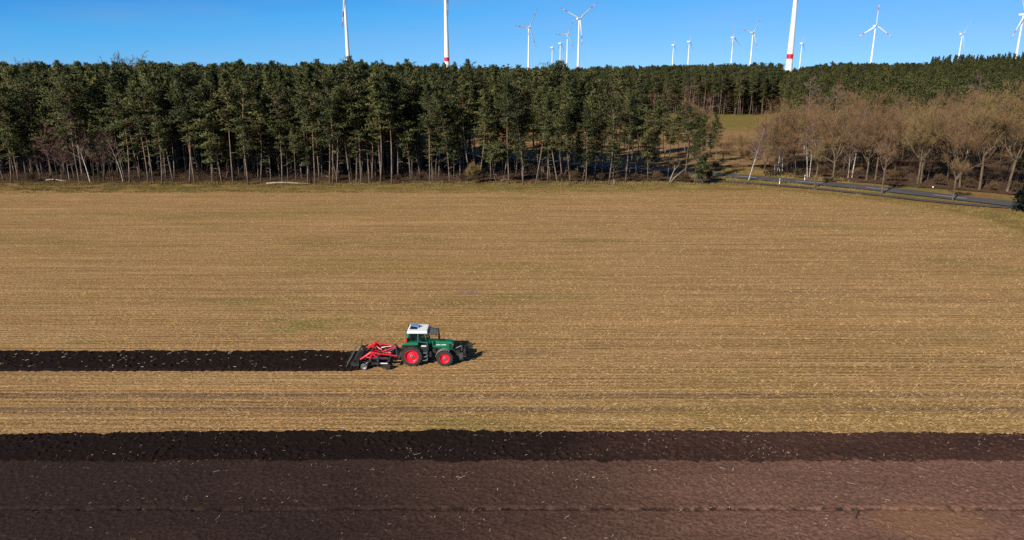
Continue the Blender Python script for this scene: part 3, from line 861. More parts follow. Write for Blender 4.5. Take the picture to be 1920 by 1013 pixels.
BIGBARE = bare_tree(570, 24, 1.0, 8, 9, M["bark_oak"], M["twig_grey"], up=0.62, ntw=14, tw=0.06, tl=1.1)

# ------------------------------------------------------------------ the wood
rnd = random.Random(11)
ORD = "first second third fourth fifth sixth seventh eighth ninth tenth eleventh twelfth thirteenth fourteenth fifteenth sixteenth".split()
LAND = [(-5, "the left end of the wood"), (169, "the tall leaning birch"), (236, "the short pale birch"), (488, "the near end of the long pale log"),
        (679, "the small broken branches"), (813, "the wooden ladder"), (930, "the umbrella-crowned pine"), (1140, "the sawn stump"), (1254, "the forked pale stems")]
front = [  # foot of each edge pine in the photograph, and how far its stem leans (per metre of height)
 (21, 344, -.14), (35, 341, -.06), (149, 344, -.05), (243, 344, -.04), (264, 341, -.05), (278, 345, -.03), (286, 342, -.04), (304, 346, 0), (325, 343, 0), (354, 345, .02),
 (365, 345, -.03), (398, 345, 0), (416, 345, 0), (439, 346, 0), (466, 347, .05), (488, 344, .0), (530, 345, .02), (556, 346, .3), (577, 346, 0), (585, 345, 0), (592, 346, .06),
 (599, 339, 0), (617, 344, .02), (622, 347, .05), (632, 344, .03), (657, 344, .04), (668, 345, .07), (679, 345, -.01), (693, 344, .01), (698, 343, 0), (713, 346, 0), (718, 345, .03),
 (734, 346, .03), (770, 341, .18), (807, 343, .04), (843, 346, .2), (863, 335, .12), (897, 341, .1), (946, 337, .2), (955, 345, .05), (981, 347, .2), (1003, 347, .17), (1012, 339, .07),
 (1026, 343, .09), (1046, 347, .16), (1068, 347, .13), (1092, 338, .06), (1098, 346, .09), (1141, 347, .02), (1172, 344, .05), (1215, 340, .22), (1302, 346, .1)]
NOT_IN = [at(930, 346).xy]
cnt = {}
for k, (px, py, ln) in enumerate(front):
    p = at(px, py)
    land = max((l for l in LAND if l[0] <= px), key=lambda l: l[0])[1]
    cnt[land] = cnt.get(land, 0)+1
    how = "sharply leaning" if abs(ln) > 0.15 else ("tilted" if abs(ln) > 0.07 else ("slightly tilted" if abs(ln) > 0.025 else "straight"))
    label = f"{how} front-edge pine, {ORD[cnt[land]-1]} right of {land}"
    short = ln == .3
    plant("pine_tree", EDGE[(k*5+k//6) % 6], label, "pine tree", p.x, p.y, rnd.uniform(0, 6.28), rnd.uniform(0.86, 1.02)*(0.93+0.12*float(vnoise(p.x/14.0, p.y/14.0, 41)))*(0.62 if short else 1)*float(np.interp(px, [900, 1000, 1180, 1302], [1, 0.9, 0.84, 0.66])), None, "pines along the front edge of the wood",
          (math.atan(ln*0.75)+rnd.uniform(-0.03, 0.03), rnd.uniform(-0.05, 0.05)))

ZONES = [(110, "at the dark left end"), (245, "behind the leaning birches"), (480, "below the wide bare treetop"), (640, "behind the long pale log"), (760, "under the leftmost tower's right"),
         (905, "behind the wooden ladder"), (1000, "behind the umbrella-crowned pine"), (1130, "under the cluster of small turbines"), (1400, "near the road bend")]
def zone(px): return next(z for lim, z in ZONES if px <= lim) if px <= 1400 else ZONES[-1][1]
def to_px(x, y, z=0.0):
    c, s = math.cos(PITCH), math.sin(PITCH)
    dz = z-CAM_H; dep = y*c - dz*s; upv = y*s + dz*c
    return 960 + FPX*x/dep, 506.5 - FPX*upv/dep
mid_px = [(1184, 299), (1198, 297), (1205, 296), (1211, 295), (1236, 299), (1246, 295), (1105, 300), (1065, 298), (1010, 293), (1318, 312), (1340, 308), (975, 290), (945, 285), (1085, 296), (1128, 299), (1040, 293), (1160, 302)]
taken = [at(px, py).xy for px, py, _ in front]
def free(x, y, d): return all((x-q[0])**2+(y-q[1])**2 > d*d for q in taken)
for k, (px, py) in enumerate(mid_px):
    p = at(px, py); taken.append(p.xy)
    side = "left" if px < 1090 else ("middle" if px < 1220 else "right")
    plant("pine_tree", (EDGE if k % 2 else CORE)[k % 5], f"dark-stemmed pine beyond the shaded road, {side} part of its group", "pine tree", p.x, p.y, rnd.uniform(0, 6.28),
          rnd.uniform(0.85, 0.98)*float(np.interp(px, [1180, 1250, 1300, 1350], [1, 0.8, 0.62, 0.55])), None, f"pines beyond the road, {side} part", (rnd.uniform(-.03, .08), 0))
def road_y(x): return float(np.interp(x, [p.x for p in RP], [p.y for p in RP]))
def in_wood(x, y):
    if y < 140.5: return False
    if x > 40: return False
    if x > -30: return y < min(road_y(x)-3.5, 184-0.25*(x+30))
    return True
n_ind = 0; tries = 0; rest = []
cands = []
while tries < 9000:
    tries += 1
    x = rnd.uniform(-190, 41); y = 140.5 + 130*rnd.random()**1.25
    if not in_wood(x, y) or x < -0.8*y-8: continue
    dmin = 2.3 if x < -25 else 2.6
    if x > 5 and rnd.random() < (0.4 if x < 20 else 0.75): continue
    if not free(x, y, dmin): continue
    taken.append((x, y)); cands.append((x, y))
cands.sort(key=lambda q: q[1])
N_IND = 262-len(front)-len(mid_px)
for k, (x, y) in enumerate(cands[:N_IND]):
    px, _ = to_px(x, y)
    sc_ = float(np.interp(px, [0, 140, 200, 1080, 1200, 1300], [0.93, 0.95, 1, 1, 0.80, 0.62]))
    rank = "close behind the front-edge stems" if y < 148 else "deeper inside the wood"
    z_ = zone(px)
    kind = CORE if (y > 146 and rnd.random() < 0.75) else EDGE
    plant("pine_tree", kind[k % len(kind)], f"tall pine {rank} {z_}", "pine tree", x, y, rnd.uniform(0, 6.28), rnd.uniform(0.84, 1.04)*sc_*(0.91+0.14*float(vnoise(x/14.0, y/14.0, 41))), None, f"pines {rank}, {z_}", (rnd.uniform(-.07, .11), rnd.uniform(-.05, .05)))
rest = cands[N_IND:]

for k in range(30):
    px = rnd.uniform(40, 1120); p = at(px, rnd.uniform(336, 343.5))
    if not free(p.x, p.y, 1.6): continue
    taken.append(p.xy)
    plant("pine_tree", HILL[k % 4], f"low-branched young pine between the edge stems {zone(px)}", "pine tree", p.x, p.y, rnd.uniform(0, 6.28), rnd.uniform(0.6, 0.92), None, f"young pines {zone(px)}", (rnd.uniform(-.05, .1), 0))
# the rest of the wood and the pine-covered hill: masses of instanced trees, one object each
def forest(name, pts, protos):
    """pts: (x, y, proto index, rotation, scale)"""
    me = bpy.data.meshes.new(name)
    me.from_pydata([(p[0], p[1], tz(p[0], p[1])-0.1) for p in pts], [], [])
    for nm, typ, vals in (("pick", "INT", [p[2] for p in pts]), ("turn", "FLOAT", [p[3] for p in pts]), ("size", "FLOAT", [p[4] for p in pts])):
        a = me.attributes.new(nm, typ, "POINT"); a.data.foreach_set("value", vals)
    o = link(name, me); o["kind"] = "stuff"
    g = bpy.data.node_groups.new(name, "GeometryNodeTree")
    g.interface.new_socket("Geometry", in_out="INPUT", socket_type="NodeSocketGeometry")
    g.interface.new_socket("Geometry", in_out="OUTPUT", socket_type="NodeSocketGeometry")
    gi, go, J = g.nodes.new("NodeGroupInput"), g.nodes.new("NodeGroupOutput"), g.nodes.new("GeometryNodeJoinGeometry")
    def named(nm, typ):
        n = g.nodes.new("GeometryNodeInputNamedAttribute"); n.data_type = typ; n.inputs["Name"].default_value = nm; return n.outputs["Attribute"]
    pick, turn, size = named("pick", "INT"), named("turn", "FLOAT"), named("size", "FLOAT")
    cx = g.nodes.new("ShaderNodeCombineXYZ"); g.links.new(turn, cx.inputs["Z"])
    for k, (to, co) in enumerate(protos):
        cmp_ = g.nodes.new("FunctionNodeCompare"); cmp_.data_type = "INT"; cmp_.operation = "EQUAL"
        ins = [s for s in cmp_.inputs if s.type == "INT"]
        g.links.new(pick, ins[0]); ins[1].default_value = k
        sep = g.nodes.new("GeometryNodeSeparateGeometry"); sep.domain = "POINT"
        g.links.new(gi.outputs[0], sep.inputs["Geometry"]); g.links.new(cmp_.outputs[0], sep.inputs["Selection"])
        jn = g.nodes.new("GeometryNodeJoinGeometry")
        for ob in (to, co):
            oi = g.nodes.new("GeometryNodeObjectInfo"); oi.transform_space = "ORIGINAL"; oi.inputs["Object"].default_value = ob
            g.links.new(oi.outputs["Geometry"], jn.inputs[0])
        iop = g.nodes.new("GeometryNodeInstanceOnPoints")
        g.links.new(sep.outputs[0], iop.inputs["Points"]); g.links.new(jn.outputs[0], iop.inputs["Instance"])
        g.links.new(cx.outputs[0], iop.inputs["Rotation"]); g.links.new(size, iop.inputs["Scale"])
        g.links.new(iop.outputs[0], J.inputs[0])
    g.links.new(J.outputs[0], go.inputs[0])
    md = o.modifiers.new("forest", "NODES"); md.node_group = g
    return o
by_mesh = {}
for ob in C.objects:
    if ob.type == "MESH": by_mesh.setdefault(ob.data.name, ob)
def proto(pair): return tuple(by_mesh[m_.name] for m_ in pair)

def scatter(n, fx, ok, dmin, seed):
    """random points at least dmin apart"""
    rd = random.Random(seed); cell = {}; out = []
    for _ in range(n):
        x, y = fx(rd)
        if not ok(x, y): continue
        c = (int(x//dmin), int(y//dmin))
        if any((x-q[0])**2+(y-q[1])**2 < dmin*dmin for i in (-1, 0, 1) for j in (-1, 0, 1) for q in cell.get((c[0]+i, c[1]+j), ())): continue
        cell.setdefault(c, []).append((x, y)); out.append((x, y))
    return out
pts = [(x, y, rnd.randrange(5), rnd.uniform(0, 6.28), rnd.uniform(0.86, 1.04)) for x, y in rest]
def back_ok(x, y):
    if abs(x) > 0.8*y+10: return False
    az = x/y
    if y < 272: return False
    if az < -0.17 + 0.0*y: return y < 520
    if y < 352+8*math.sin(x*0.05): return False
    return az < 0.36 and y < 560
for x, y in scatter(22000, lambda rd: (rd.uniform(-430, 190), rd.uniform(262, 560)), back_ok, 3.9, 5):
    pts.append((x, y, rnd.randrange(5), rnd.uniform(0, 6.28), rnd.uniform(0.88, 1.06)))
forest("far_pine_forest", pts, [proto(p) for p in CORE])

# ---- the bare wood and single trees on the right
def put(name, meshes, label, cat, px, py, s, rz=None, group=None, tilt=0.0, sz=None):
    p = at(px, py)
    return plant(name, meshes, label, cat, p.x, p.y, rnd.uniform(0, 6.28) if rz is None else rz, s, sz, group, (tilt, 0))
put("oak_tree", OAKS[0], "broad leafless oak with wide forked limbs behind the first roadside sapling", "oak tree", 1562, 333, 1.0, 0.4)
put("oak_tree", OAKS[1], "twin-stemmed leafless oak beyond the road right of the middle sapling", "oak tree", 1720, 345, 0.98, 1.0)
put("oak_tree", OAKS[2], "slim leafless oak touching the twin-stemmed oak on its right", "oak tree", 1726, 344.5, 0.85, 2.0, None, 0.05)
put("oak_tree", OAKS[0], "leafless oak with a low fork directly behind the last sapling", "oak tree", 1799, 352, 0.95, 3.1, None, 0.08)
put("oak_tree", OAKS[2], "thick leafless oak leaning right, just right of the low-forked oak", "oak tree", 1836, 357, 1.05, 4.0, None, 0.12)
put("oak_tree", OAKS[1], "thickest leafless oak, nearest the right end of the road", "oak tree", 1888, 360, 1.15, 5.2, None, 0.08)
put("oak_tree", OAKS[1], "smaller leafless oak left of the middle sapling beyond the road", "oak tree", 1624, 339, 0.82, 0.2)
put("oak_tree", OAKS[2], "leafless oak with short trunk beside the middle sapling's trunk", "oak tree", 1641, 338.5, 0.78, 2.7)
put("oak_tree", OAKS[0], "leafless oak with crooked dark boughs behind the leaning roadside birch", "oak tree", 1432, 326, 0.72, 2.2, None, -0.1)
put("oak_tree", OAKS[1], "leafless oak among the cluster of white birch stems", "oak tree", 1476, 322, 0.85, 4.1)
put("oak_tree", OAKS[2], "dark-trunked leafless tree on the meadow beyond the road bend", "oak tree", 1290, 300, 0.85, 1.3)
put("oak_tree", OAKS[0], "leafless oak half cut off by the photo's right edge", "oak tree", 1945, 352, 1.1, 0.8)
wz = [(1560, "left of the broad oak"), (1660, "behind the middle sapling"), (1780, "behind the twin-stemmed oak"), (1880, "behind the right-leaning oak"), (9999, "at the right end of the road")]
for k in range(135):
    px, py = rnd.uniform(1450, 2010), rnd.uniform(284, 334)
    if px > 1700: py += 8
    p = at(px, py)
    if not free(p.x, p.y, 1.8): continue
    taken.append(p.xy)
    z_ = next(z for lim, z in wz if px <= lim)
    plant("bare_tree", WOODS[k % 3], f"thin leafless brown tree in the bare wood {z_}", "bare tree", p.x, p.y, rnd.uniform(0, 6.28), rnd.uniform(0.6, 1.08), None, f"bare trees {z_}", (rnd.uniform(-.05, .12), 0))
for k, (px, py, s, tl, lab) in enumerate((
    (1452, 322, .8, .0, "leftmost white stem of the birch cluster beyond the road"), (1457, 322, .75, .02, "second white stem of the birch cluster beyond the road"),
    (1463, 321.5, .85, .06, "middle white stem of the birch cluster, leaning right"), (1467, 322, .8, .08, "rightmost leaning stem of the white birch cluster"),
    (1483, 320, .8, .1, "lone white birch between the birch cluster and the far roadside post"), (1513, 333, .9, .04, "straight bright white birch left of the first sapling"),
    (1518, 333, .85, .1, "thinner tilted birch touching the first sapling's left side"), (1598, 334, .95, .14, "white birch tilting right, just right of the broad oak"),
    (1588, 334.5, .7, .02, "small birch close to the broad oak's right"))):
    put("birch_tree", BIRCHES[k % 3], lab, "birch tree", px, py, s, None, None, tl)
put("birch_tree", BIRCHES[4], "white-barked birch leaning right over the near verge at the road bend", "birch tree", 1403, 338, 0.95, 0.0)
for k, (px, py, s, lab) in enumerate(((1285, 283, 1.25, "tall reddish birch in the gap above the meadow, left one"), (1313, 281, 1.25, "tall reddish birch in the gap above the meadow, right one"),
    (1243, 286, 1.15, "pale-stemmed birch left of the two reddish birches"), (1506, 282, 1.28, "pale-stemmed birch above the wood, left of three"), (1530, 280, 1.25, "pale-stemmed birch above the wood, middle of three"),
    (1560, 283, 1.3, "pale-stemmed birch above the wood, right of three"), (1815, 290, 1.3, "forked pale birch rising above the bare wood near the right edge"), (1835, 292, 1.3, "slim pale birch right beside the forked one near the right edge"))):
    put("birch_tree", BIRCHES[(k+1) % 3], lab, "birch tree", px, py, s)
# birches at the left end of the wood
put("birch_tree", BIRCHES[3], "tall white birch leaning left at the dark left end of the wood", "birch tree", 169, 344, 1.05, 0.0)
put("birch_tree", BIRCHES[2], "short crooked white birch left of the tall leaning birch", "birch tree", 132, 339, 0.7, 2.6)
put("birch_tree", BIRCHES[3], "pale birch leaning left right beside the tall pines' edge", "birch tree", 231, 342, 0.8, 0.3)
for k, (px, py) in enumerate(((103, 341), (118, 342), (141, 339), (185, 340), (196, 343), (78, 339), (110, 338), (126, 339), (158, 338), (176, 342), (206, 341))):
    put("birch_tree", THICK[k % 3], "dark twiggy birch in the brown thicket around the tall leaning birch", "birch tree", px, py, rnd.uniform(0.75, 1.0), None, "birches of the brown thicket", rnd.uniform(-.08, .05))
# single bare crowns above the treetops
plant("bare_tree", BIGBARE, "wide bare grey treetop standing above the pines at upper left", "bare tree", -113, 222, 0.5, 0.97)
plant("bare_tree", BIGBARE, "small bare grey treetop on the skyline near the left edge", "bare tree", -188, 300, 2.5, 0.96)
# saplings along the verge
SAP = [bare_tree(600+i, 9.5, 0.35, 4.2, 5, M["bark_oak"], M["twig_oak"], r0=0.15, up=0.95, ntw=2, tw=0.018, tl=0.7) for i in range(3)]
for k, (px, py, s, lab) in enumerate(((1527, 352, 0.95, "roadside sapling, first of three from the white post"), (1653, 365, 1.1, "tallest roadside sapling, middle of three on the verge"), (1786, 377, 0.85, "short roadside sapling, last of three towards the right edge"))):
    put("roadside_tree", SAP[k], lab, "sapling", px, py, s, 1.7*k, "roadside saplings", 0.02)
# low umbrella-crowned pine and other single plants of the front edge
UMB = pine(450, 7.2, 4.4, 2.6, 0, 1.6)
put("pine_tree", UMB, "low umbrella-crowned pine, bright green, standing at the wood's front edge", "pine tree", 932, 346, 1.0, 0.3)
YNG = pine(451, 6.0, 1.6, 1.7, 0, 1.2)
put("pine_tree", YNG, "small bushy young pine beside the tilted pine near the road bend", "pine tree", 1318, 347, 0.9, 0.0)
DARK = pine(452, 5.0, 0.3, 2.4, 0, 1.5, mat_n=M["needle_dark"], spruce=True)
put("spruce_bush", DARK, "dark low spruce on the verge at the photo's right edge", "spruce", 1920, 396, 0.95, 0.0)
fk = MB(); fk.tube([(0, 0, -0.1), (0.35, 0, 1.2), (0.9, 0, 2.6), (0.95, 0.1, 3.6)], [0.09, 0.08, 0.06, 0.03], 6).tube([(0.9, 0, 2.6), (1.6, 0, 3.4), (2.0, 0, 4.3)], [0.05, 0.035, 0.015], 5).tube([(0.05, 0.1, 0), (1.1, 0.1, 1.2), (2.4, 0.1, 2.3), (3.5, 0.1, 3.2)], [0.08, 0.07, 0.05, 0.02], 6).tube([(0.95, 0.1, 3.5), (0.3, 0.1, 4.1), (-0.2, 0.1, 4.3)], [0.035, 0.02, 0.01], 4)
fk2 = MB()
for i_ in range(26):
    q_ = Vector(((0.9, 0, 3.2), (1.8, 0, 3.9), (3.1, 0.1, 2.9), (0.2, 0.1, 4.1))[i_ % 4]); fk2.tube([q_, q_+Vector((random.Random(i_).uniform(-.7, .7), random.Random(i_+50).uniform(-.6, .6), random.Random(i_+99).uniform(.1, .9)))], [0.014, 0.004], 3)
FORK = (fk.mesh("trunk", M["log"], True), fk2.mesh("crown", M["bark_oak"]))
put("bare_tree", FORK, "forked pale leafless stems on the grass left of the tilted pine", "bare tree", 1254, 345, 1.0, 0.1)
put("bare_tree", WOODS[0], "thin-stemmed brown tree alone on the grass at the road bend", "bare tree", 1353, 319, 0.62, 0.4)
put("bare_tree", WOODS[2], "low brown tree at the foot of the clearing left of the crooked oak", "bare tree", 1388, 305, 0.6, 1.4)
put("bare_tree", WOODS[1], "brown tree screening the clearing beside the tilted pine", "bare tree", 1330, 296, 0.72, 2.4)
put("bare_tree", WOODS[2], "brown crown in front of the green meadow strip, above the leaning birch", "bare tree", 1418, 296, 0.75, 3.0)
SMALL = bare_tree(581, 4.0, 0.6, 1.0, 4, M["bark_oak"], M["twig_oak"], r0=0.05, up=0.6, ntw=5)
put("bare_tree", SMALL, "small twiggy tree beyond the road on the sunlit meadow", "bare tree", 1408, 318, 1.4, 0.5)
put("bare_tree", SMALL, "little dry bush-like tree between the ladder and the umbrella-crowned pine", "bare tree", 885, 345, 0.9, 2.5)
# hedge of brush at the foot of the wood
spots = [(412, 343), (430, 340), (690, 338), (745, 342), (790, 341), (868, 342), (905, 343), (1035, 341), (1056, 343), (1078, 343), (1110, 341), (1125, 342), (1160, 341), (1190, 342), (1205, 343), (1232, 341), (1268, 342), (1282, 344), (1330, 341),
         (60, 342), (95, 340), (212, 340), (1340, 320), (1225, 300), (1330, 300), (1495, 330), (1540, 333), (1577, 333), (1608, 337), (1668, 341), (1690, 342), (1760, 349), (1815, 354), (1862, 358), (1905, 362)]
for k, (px, py) in enumerate(spots):
    z_ = "beyond the road" if px > 1480 else ("around the meadow beyond the bend" if py < 325 else ("at the wood's foot under the " + ("left half" if px < 760 else "right half")))
    put("bare_shrub", SHRUBS[k % 2], f"low leafless brown shrub {z_}", "shrub", px, py, rnd.uniform(0.45, 0.85), None, f"leafless shrubs {z_}")

for px, py, s, lab in ((1597, 300, 0.95, "dark green pine in the bare wood right of the broad oak"), (1812, 312, 0.85, "small green pine among bare trees behind the low-forked oak"), (1500, 305, 0.8, "half-hidden green pine behind the white birch cluster"), (1908, 345, 0.55, "small bushy green pine at the right edge beyond the road")):
    put("pine_tree", HILL[1], lab, "pine tree", px, py, s)
# brush under the trees: a tangle nobody could count
n = 60000
ux = np.concatenate([rs.uniform(-125, 8, n), rs.uniform(58, 150, n//2)]); uy = np.concatenate([139.5 + 34*rs.uniform(size=n)**1.5, rs.uniform(110, 200, n//2)])
cl_ = vnoise(ux/4.0, uy/3.0, 88)*0.7 + vnoise(ux/1.1, uy/1.1, 89)*0.3
okb = (rs.uniform(size=len(ux)) < np.clip((cl_-0.38)*3.2, 0, 1)) & clear_of(ux, uy, RPa, 4.6)
okb &= np.where(ux > 50, uy > np.interp(ux, RPa[:, 0], RPa[:, 1]) + 7.0, True)
ux, uy, cl_ = ux[okb], uy[okb], cl_[okb]; n = len(ux)
a = rs.uniform(0, 6.28, n); L = rs.uniform(0.4, 1.2, n); el = rs.uniform(0.2, 1.4, n)
D = np.stack([L*np.cos(a)*np.cos(el), L*np.sin(a)*np.cos(el), L*np.sin(el)], 1)
V1, F1 = blades(np.stack([ux, uy, terrain(ux, uy) + rs.uniform(0, 1, n)**2*(cl_-0.3)*4.2], 1), D, rs.uniform(0.012, 0.03, n))
M["brush"] = mat("brush_twigs", (0.13, 0.08, 0.052), 0.9, var=0.5, scale=0.4)
o = link("undergrowth", np_mesh("undergrowth", V1, F1, M["brush"])); o["kind"] = "stuff"
# hill forest: pines and a few spruces on the ridge
def hill_ok(x, y):
    az = x/y
    if az > 0.86: return False
    if az < 0.37: return y > 352 and az > 0.30
    return y > 196-60*(az-0.37)
hp = scatter(24000, lambda rd: (rd.uniform(100, 480), rd.uniform(165, 560)), hill_ok, 3.4, 8)
hill_pts = []
for x, y in hp:
    az = x/y
    k = rnd.randrange(4)
    if y > 440 and az > 0.56 and rnd.random() < 0.4: k = 4
    hill_pts.append((x, y, k, rnd.uniform(0, 6.28), rnd.uniform(0.85, 1.12)))
p = at(1915, 330)
seeds = [(px, 300) for px in (1620, 1690, 1770, 1850)]
HO = []
for k, pr in enumerate(HILL + [SPRUCE]):
    q = (at(1550+70*k, 282).xy)
    t = plant("pine_tree" if k < 4 else "spruce_tree", pr, ("bushy green pine at the foot of the hill forest behind the bare wood" if k < 4 else "conical spruce at the foot of the hill forest behind the bare wood"), "pine tree" if k < 4 else "spruce", q.x, q.y, 1.3*k, 1.0, None, "pines at the foot of the hill forest" if k < 4 else None)
    HO.append(tuple(t.children))
forest("hill_pine_forest", hill_pts, [(c[0], c[1]) for c in HO])

# ---- fallen timber, stump, ladder, posts
def log(label, a, b, r, bend=0.3):
    p, q = at(*a), at(*b); c = (p+q)/2
    d = q-p; n = Vector((-d.y, d.x, 0)).normalized()*bend
    mb = MB(); loc = []
    for i in range(7):
        t = i/6; w = p.lerp(q, t)-c + n*math.sin(t*math.pi) + Vector((0, 0, r*0.9+0.16+0.12*math.sin(t*5)))
        loc.append(w)
    mb.tube(loc, [r*(1-0.55*i/6) for i in range(7)], 7)
    for i in (2, 4, 5):
        w = loc[i]; mb.tube([w, w+Vector((0.25, 0.2*(-1)**i, 0.35))], [r*0.35, r*0.12], 4)
    o = mb.build("fallen_log", M["log"], None, True); o.location = (c.x, c.y, 0)
    tag(o, label, "log", "fallen timber along the wood's edge"); return o
log("long pale fallen trunk on the grass at the wood's foot", (500, 347.5), (582, 346.5), 0.17)
log("short pale fallen trunk near the leaning white birch", (86, 341), (124, 341.5), 0.16)
log("bent broken branch on the grass below the second tower", (664, 349), (690, 346), 0.08, 0.5)
log("thin fallen branch right of the bent broken branch", (692, 347.5), (706, 343), 0.07, 0.4)
log("pale fallen trunk inside the wood right of the long log", (605, 334), (617, 333), 0.14)
log("slim fallen branch in front of the umbrella-crowned pine", (940, 341), (962, 339), 0.08)
log("horizontal pale trunk deep among the left end stems", (2, 279), (92, 281), 0.28, 1.0)
p = at(1151, 347)
s = MB(); s.tube([(0, 0, -0.1), (0, 0, 0.15), (0.03, 0, 1.1)], [0.3, 0.22, 0.2], 9); o = s.build("tree_stump", M["bark_pine"], None, True); o.location = p
tag(o, "sawn-off upright tree stump at the wood's front edge", "stump")
# ladder
p = at(814, 347)
ld = thing("ladder", "rough wooden ladder leaning against a stem at the wood's edge", "ladder", p, 0.15, rot=(R(-9), R(3), 0.2))
for sx_ in (-0.32, 0.32):
    MB().tube([(sx_*1.15, 0, -0.1), (sx_, 0.02, 1.7), (sx_*0.85, 0, 3.4)], 0.05, 6).build("rail", M["bark_oak"], ld, True)
for i in range(8):
    z = 0.45+0.36*i; MB().tube([(-0.36, -0.03, z), (0.36, -0.03, z+0.03)], 0.035, 5).build("rung", M["bark_oak"], ld, True)
M["white"] = mat("white_plastic", (0.78, 0.78, 0.76), 0.5, var=0.06); M["black"] = mat("black_plastic", (0.02, 0.02, 0.022), 0.5, var=0.2)
def post(px, py, lab):
    t = thing("delineator_post", lab, "roadside post", at(px, py), 0.7, "white roadside posts")
    MB().prism([(-0.06, -0.1), (0.06, -0.1), (0.06, 0.72), (-0.06, 0.66)], -0.06, 0.06).build("post_body", M["white"], t)
    MB().prism([(-0.063, 0.66), (0.063, 0.72), (0.063, 0.93), (-0.063, 0.87)], -0.063, 0.063).build("black_band", M["black"], t)
    MB().prism([(-0.06, 0.87), (0.06, 0.93), (0.06, 1.08), (-0.06, 1.02)], -0.06, 0.06).build("cap", M["white"], t)
post(1461.5, 345.5, "white and black roadside post on the near verge right of the leaning birch")
post(1508.5, 339, "white and black roadside post on the far side of the road")
o = MB(); o.tube([(0, 0, -0.05), (0, 0, 0.35)], 0.12, 8); q = o.build("boundary_stone", M["white"], None, True); q.location = at(1749, 353); tag(q, "tiny white marker stone on the far verge by the oaks", "marker stone")
# dry weed standing in the tilled soil
p = at(1602, 982)
wd = MB(); wd.tube([(0, 0, 0), (0.0, 0.03, 0.35), (-0.05, 0.0, 0.75)], [0.03, 0.025, 0.012], 5)
for i in range(7):
    a = i*2.4; z = 0.3+0.06*i; wd.tube([(0, 0, z), (0.16*math.cos(a), 0.16*math.sin(a), z+0.1)], [0.012, 0.006], 4)
o = wd.build("dry_weed", M["bark_dark"], None); o.location = (p.x, p.y, 0.14); tag(o, "dark dry weed standing alone in the tilled soil near the bottom right", "weed")

# ------------------------------------------------------------------ wind turbines
M["tower"] = mat("turbine_white", (0.74, 0.75, 0.76), 0.45, var=0.03, scale=0.2)
M["red"] = mat("signal_red", (0.55, 0.015, 0.03), 0.5, var=0.05)
M["grey"] = mat("dark_grey_shell", (0.25, 0.26, 0.28), 0.5, var=0.05)
def tower_r(z): return float(np.interp(z, [0, 40, 93, 138], [3.75, 2.95, 1.8, 1.45]))
def tower_mesh(band):
    b = MB(); zs = [0, 10, 20, 33.0, 37.5, 60, 80, 93, 110, 125, 138]
    prof = [(tower_r(z), z) for z in zs]
    n = 24
    for i in range(len(prof)-1):
        b.lathe([prof[i], prof[i+1]], (0, 0, 0), "z", n, 1 if (band and zs[i] == 33.0) else 0)
    return b.mesh("tower", [M["tower"], M["red"]], True)
def blade_mesh(L, striped):
    b = MB(); st = [0, 0.03, 0.08, 0.2, 0.4, 0.62, 0.75, 0.87, 0.97, 1.0]
    ch = [1.5, 1.5, 2.6, 3.6, 2.8, 2.0, 1.6, 1.15, 0.7, 0.2]; th = [1.5, 1.4, 1.1, 0.75, 0.5, 0.36, 0.28, 0.2, 0.14, 0.06]
    rings = []
    for u, c, t in zip(st, ch, th):
        tw = R(16)*(1-u); ring = []
        for k in range(10):
            a = 2*math.pi*k/10; x, y = c*0.5*math.cos(a)-0.12*c*(u > 0.05), t*0.5*math.sin(a)
            ring.append((x*math.cos(tw)-y*math.sin(tw), x*math.sin(tw)+y*math.cos(tw), 1.2+u*L))
        rings.append(ring)
    for i in range(len(st)-1):
        red = striped and (st[i] in (0.62, 0.87, 0.97))
        b.add(rings[i]+rings[i+1], [(k, (k+1) % 10, (k+1) % 10+10, k+10) for k in range(10)], 1 if red else 0)
    return b.mesh("blade", [M["tower"], M["red"]], True)
TW = [tower_mesh(True), tower_mesh(False)]
BL = [blade_mesh(57, True), blade_mesh(57, False)]
nb = MB(); nb.box((0, 3.2, 0), (3.8, 11, 4.0)); NAC = nb.mesh("nacelle", M["tower"])
nb = MB(); nb.lathe([(0.05, -5.4), (1.1, -5.0), (1.7, -4.2), (1.85, -3.2), (1.7, -2.2), (0.05, -2.1)], (0, 0, 0), "y", 20); HUB = nb.mesh("hub", M["grey"], True)
def turbine(px, dist, hub_px, ang, yaw, striped, label, scale=None):
    """px: tower column near the treetops; ang: screen angle of one blade in degrees, clockwise from up; yaw: rotor turned away from the camera"""
    d = ray(px, 118); x = d[0]/d[1]*dist
    z0 = tz(x, dist)
    s = scale or ((CAM_H + (hub_px and (132-hub_px)/FPX*dist/math.cos(0) or 0)) - z0)/141.0
    t = thing("wind_turbine", label, "wind turbine", (x, dist, z0-0.3), 0, "wind turbines behind the wood")
    t.scale = (s, s, s)
    face = math.atan2(x, dist)*-1.0
    link("tower", TW[0 if striped else 1], t)
    yw = face + R(yaw)
    n = link("nacelle", NAC, t); n.location = (0, 0, 140.6); n.rotation_euler = (0, 0, yw)
    b = n.modifiers.new("bevel", "BEVEL"); b.width = 0.6; b.segments = 3
    h = link("hub", HUB, t); h.location = (0, 0, 140.6); h.rotation_euler = (0, 0, yw)
    for k in range(3):
        bo = link("blade", BL[0 if striped else 1], t)
        off = Vector((0, -3.4, 0)); off.rotate(Matrix.Rotation(yw, 3, "Z"))
        bo.location = Vector((0, 0, 140.6))+off
        bo.rotation_euler = (Matrix.Rotation(yw, 3, "Z") @ Matrix.Rotation(R(ang+120*k), 3, "Y")).to_euler()
turbine(653, 1080, None, 188, 30, True, "nearest-left tall turbine tower whose rotor is above the photo's top", 1.0)
turbine(838, 880, None, 181, 60, True, "second tall turbine tower from the left, rotor above the photo's top", 1.0)
